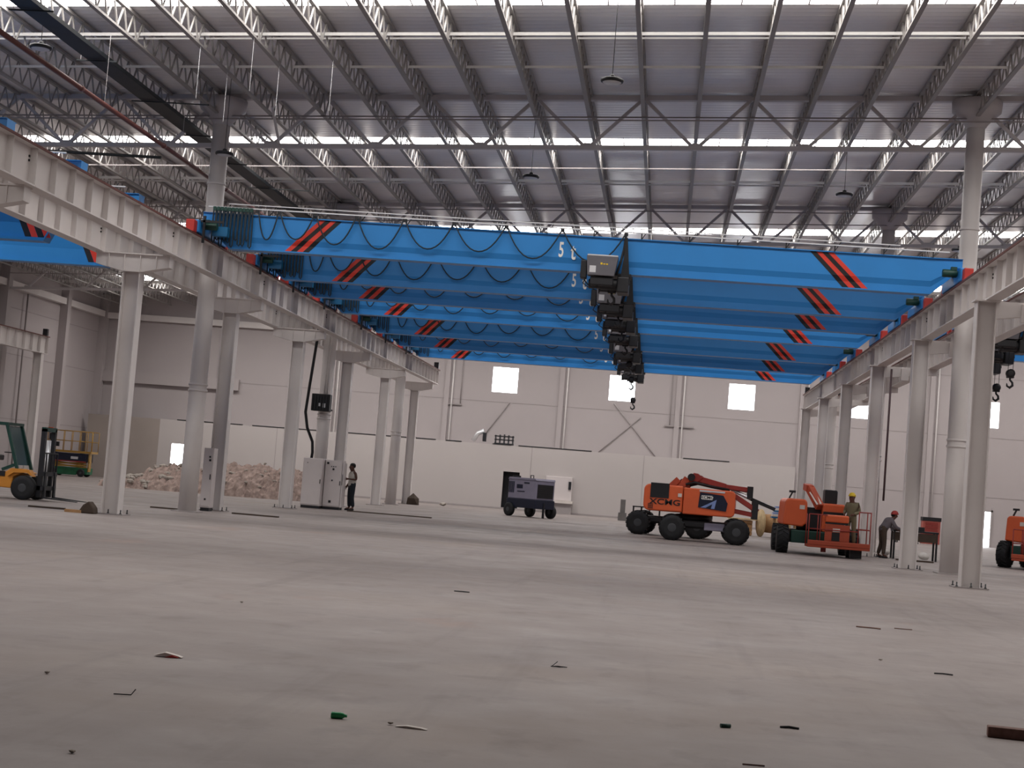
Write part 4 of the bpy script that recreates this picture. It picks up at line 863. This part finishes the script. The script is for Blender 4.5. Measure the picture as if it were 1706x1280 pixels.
# things lying on top of the partition
o = thing('duct_elbow', 'white bent duct piece lying on top of the partition', 'duct', (-10.75, 91.6, OH+.13))
part('duct', MB().tube([(-.35, 0, .0), (-.1, 0, .45), (.25, 0, .62)], .13, 10), 'bright_steel', o); part('duct_stand', MB().bb((.2, -.1, 0), (.4, .1, .5)), 'black_metal', o)
o = thing('metal_crate', 'dark wire crate beside the white duct on the partition', 'crate', (-9.35, 91.6, OH))
for x in (-.45, -.2, .05, .3, .55): part('upright', MB().bb((x-.03, -.2, 0), (x+.03, .2, .62-.12*abs(x-.05))), 'hub_grey', o)
for z in (.08, .3, .5): part('side_bar', MB().bb((-.5, -.22, z-.03), (.6, .2, z+.03)), 'black_metal', o)
# scraps on the near floor
def scrap(name, pts, r, m, label, cat, loc): return single(name, MB().tube([Vector((p[0]*.68, p[1]*.68, p[2])) for p in pts], r*.75, 5), m, label, cat, loc)
o = thing('crushed_carton', 'crushed white and red carton scrap on the floor at left', 'scrap', (-3.66, 12.0, 0), .1)
part('carton_flap', MB().prism([(-.1, .01), (-.02, .036), (.08, .016), (.11, .006)], -.035, .035, 'y'), 'paper', o); part('carton_side', MB().prism([(-.02, .002), (.04, .02), (.09, .004)], -.05, -.035, 'y'), 'buffer_red', o)
single('green_bottle', MB().lathe([(.018, -.05), (.02, -.045), (.02, .02), (.01, .035), (.009, .05)], 14, 'x', (0, 0, .02)), 'glass_green', 'small green bottle lying on the near floor', 'bottle', (-1.88, 9.8, 0), .1)
single('paper_scrap', MB().prism([(-.1, .004), (-.03, .014), (.06, .01), (.1, .004), (.06, .002)], -.02, .02, 'y'), 'paper', 'long pale paper scrap right of the green bottle', 'scrap', (-1.41, 9.69, 0), -.15)
single('green_tube', MB().lathe([(.014, -.036), (.014, .036)], 12, 'x', (0, 0, .014)), 'green_dark', 'short dark green tube on the near floor', 'tube', (.53, 10.96, 0), .4)
single('broken_brick', MB().bb((-.11, -.055, 0), (.32, .055, .075)), 'brick_brown', 'brown brick cut off at the right edge of the floor', 'brick', (2.52, 11.75, 0), -.12, bevel=.006)
scrap('wire_scrap', [(-.1, 0, .008), (-.02, .05, .01), (.1, .03, .008), (.02, -.04, .01), (-.09, -.02, .008), (-.02, .02, .05)], .005, 'black_metal', 'thin curled wire scrap in the middle of the floor', 'wire', (-.77, 13.63, 0))
scrap('bent_nail', [(-.12, 0, .006), (.04, .02, .008), (.08, .02, .045)], .005, 'black_metal', 'bent rusty wire on the near floor at left', 'wire', (-3.27, 9.91, 0))
scrap('dark_stick', [(-.12, 0, .01), (.0, .02, .012), (.14, -.01, .01)], .01, 'black_metal', 'short dark stick on the floor at right', 'stick', (2.82, 15.96, 0))
scrap('long_stick', [(-.32, .04, .012), (.0, 0, .012), (.14, -.02, .01)], .012, 'brick_brown', 'long dark stick lying on the floor before the right column', 'stick', (2.85, 21.35, 0))
scrap('thin_stick', [(-.16, .01, .008), (.18, 0, .008)], .008, 'brick_brown', 'thin stick right of the long dark stick', 'stick', (3.28, 21.7, 0))
scrap('flat_shard', [(-.1, 0, .006), (-.01, .02, .01), (.09, .0, .006)], .012, 'black_metal', 'dark pointed shard right of the green tube', 'scrap', (.98, 11.2, 0))
scrap('black_strip', [(-.16, .03, .006), (.0, 0, .01), (.15, .02, .006)], .012, 'black_metal', 'flat black strip on the floor left of centre', 'scrap', (-2.61, 21.64, 0))
scrap('straw_strip', [(-.1, .0, .005), (.09, .01, .005)], .006, 'brick_brown', 'thin straw at the bottom right of the floor', 'scrap', (.64, 9.5, 0))
for k, (x, y, nm) in enumerate(((-4.04, 10.54, 'tiny dark pebble far left on the near floor'), (-4.46, 17.12, 'tiny pale pebble left of the floor centre'), (-2.86, 7.9, 'tiny pebble at the bottom left corner of the floor'), (2.35, 16.9, 'tiny dark pebble above the short dark stick'), (-1.55, 9.75, 'tiny pebble between green bottle and paper scrap'))):
    o = link('pebble', rk[k], None, None, (x, y, .012)); o.scale = (.022, .022, .018); tag(o, nm, 'pebble', 'pebbles on the floor')
o = thing('tool_bag', 'small dark tool heap at the foot of the nearest left column', 'tool bag', (-13.75, 37.5, 0))
part('bag', MB().prism([(-.2, 0), (.22, 0), (.2, .14), (.06, .3), (-.08, .2)], -.15, .15, 'y'), 'cloth_brown', o, bevel=.03); part('offcut', MB().bb((-.5, -.2, 0), (-.1, -.05, .07)), 'wood', o)
for k, (x, y, a, l, nm) in enumerate(((-15.2, 38.6, .05, .9, 'dark stained plank on the floor left of the first column'), (-14.2, 45.2, -.05, 1.0, 'dark board lying before the left round column'), (-11.7, 45.6, -.1, 1.4, 'thin dark board right of the narrow cabinet'), (-10.0, 58.6, -.06, 3.2, 'long dark strip laid as a shadow patch on the floor right of the standing man'))):
    single('floor_board_or_shade', MB().bb((-l/2, -.08, 0), (l/2, .08, .04)), 'cloth_brown', nm, 'board', (x, y, 0), a)  # the last, long strip stands in for a thin shadow patch on the floor
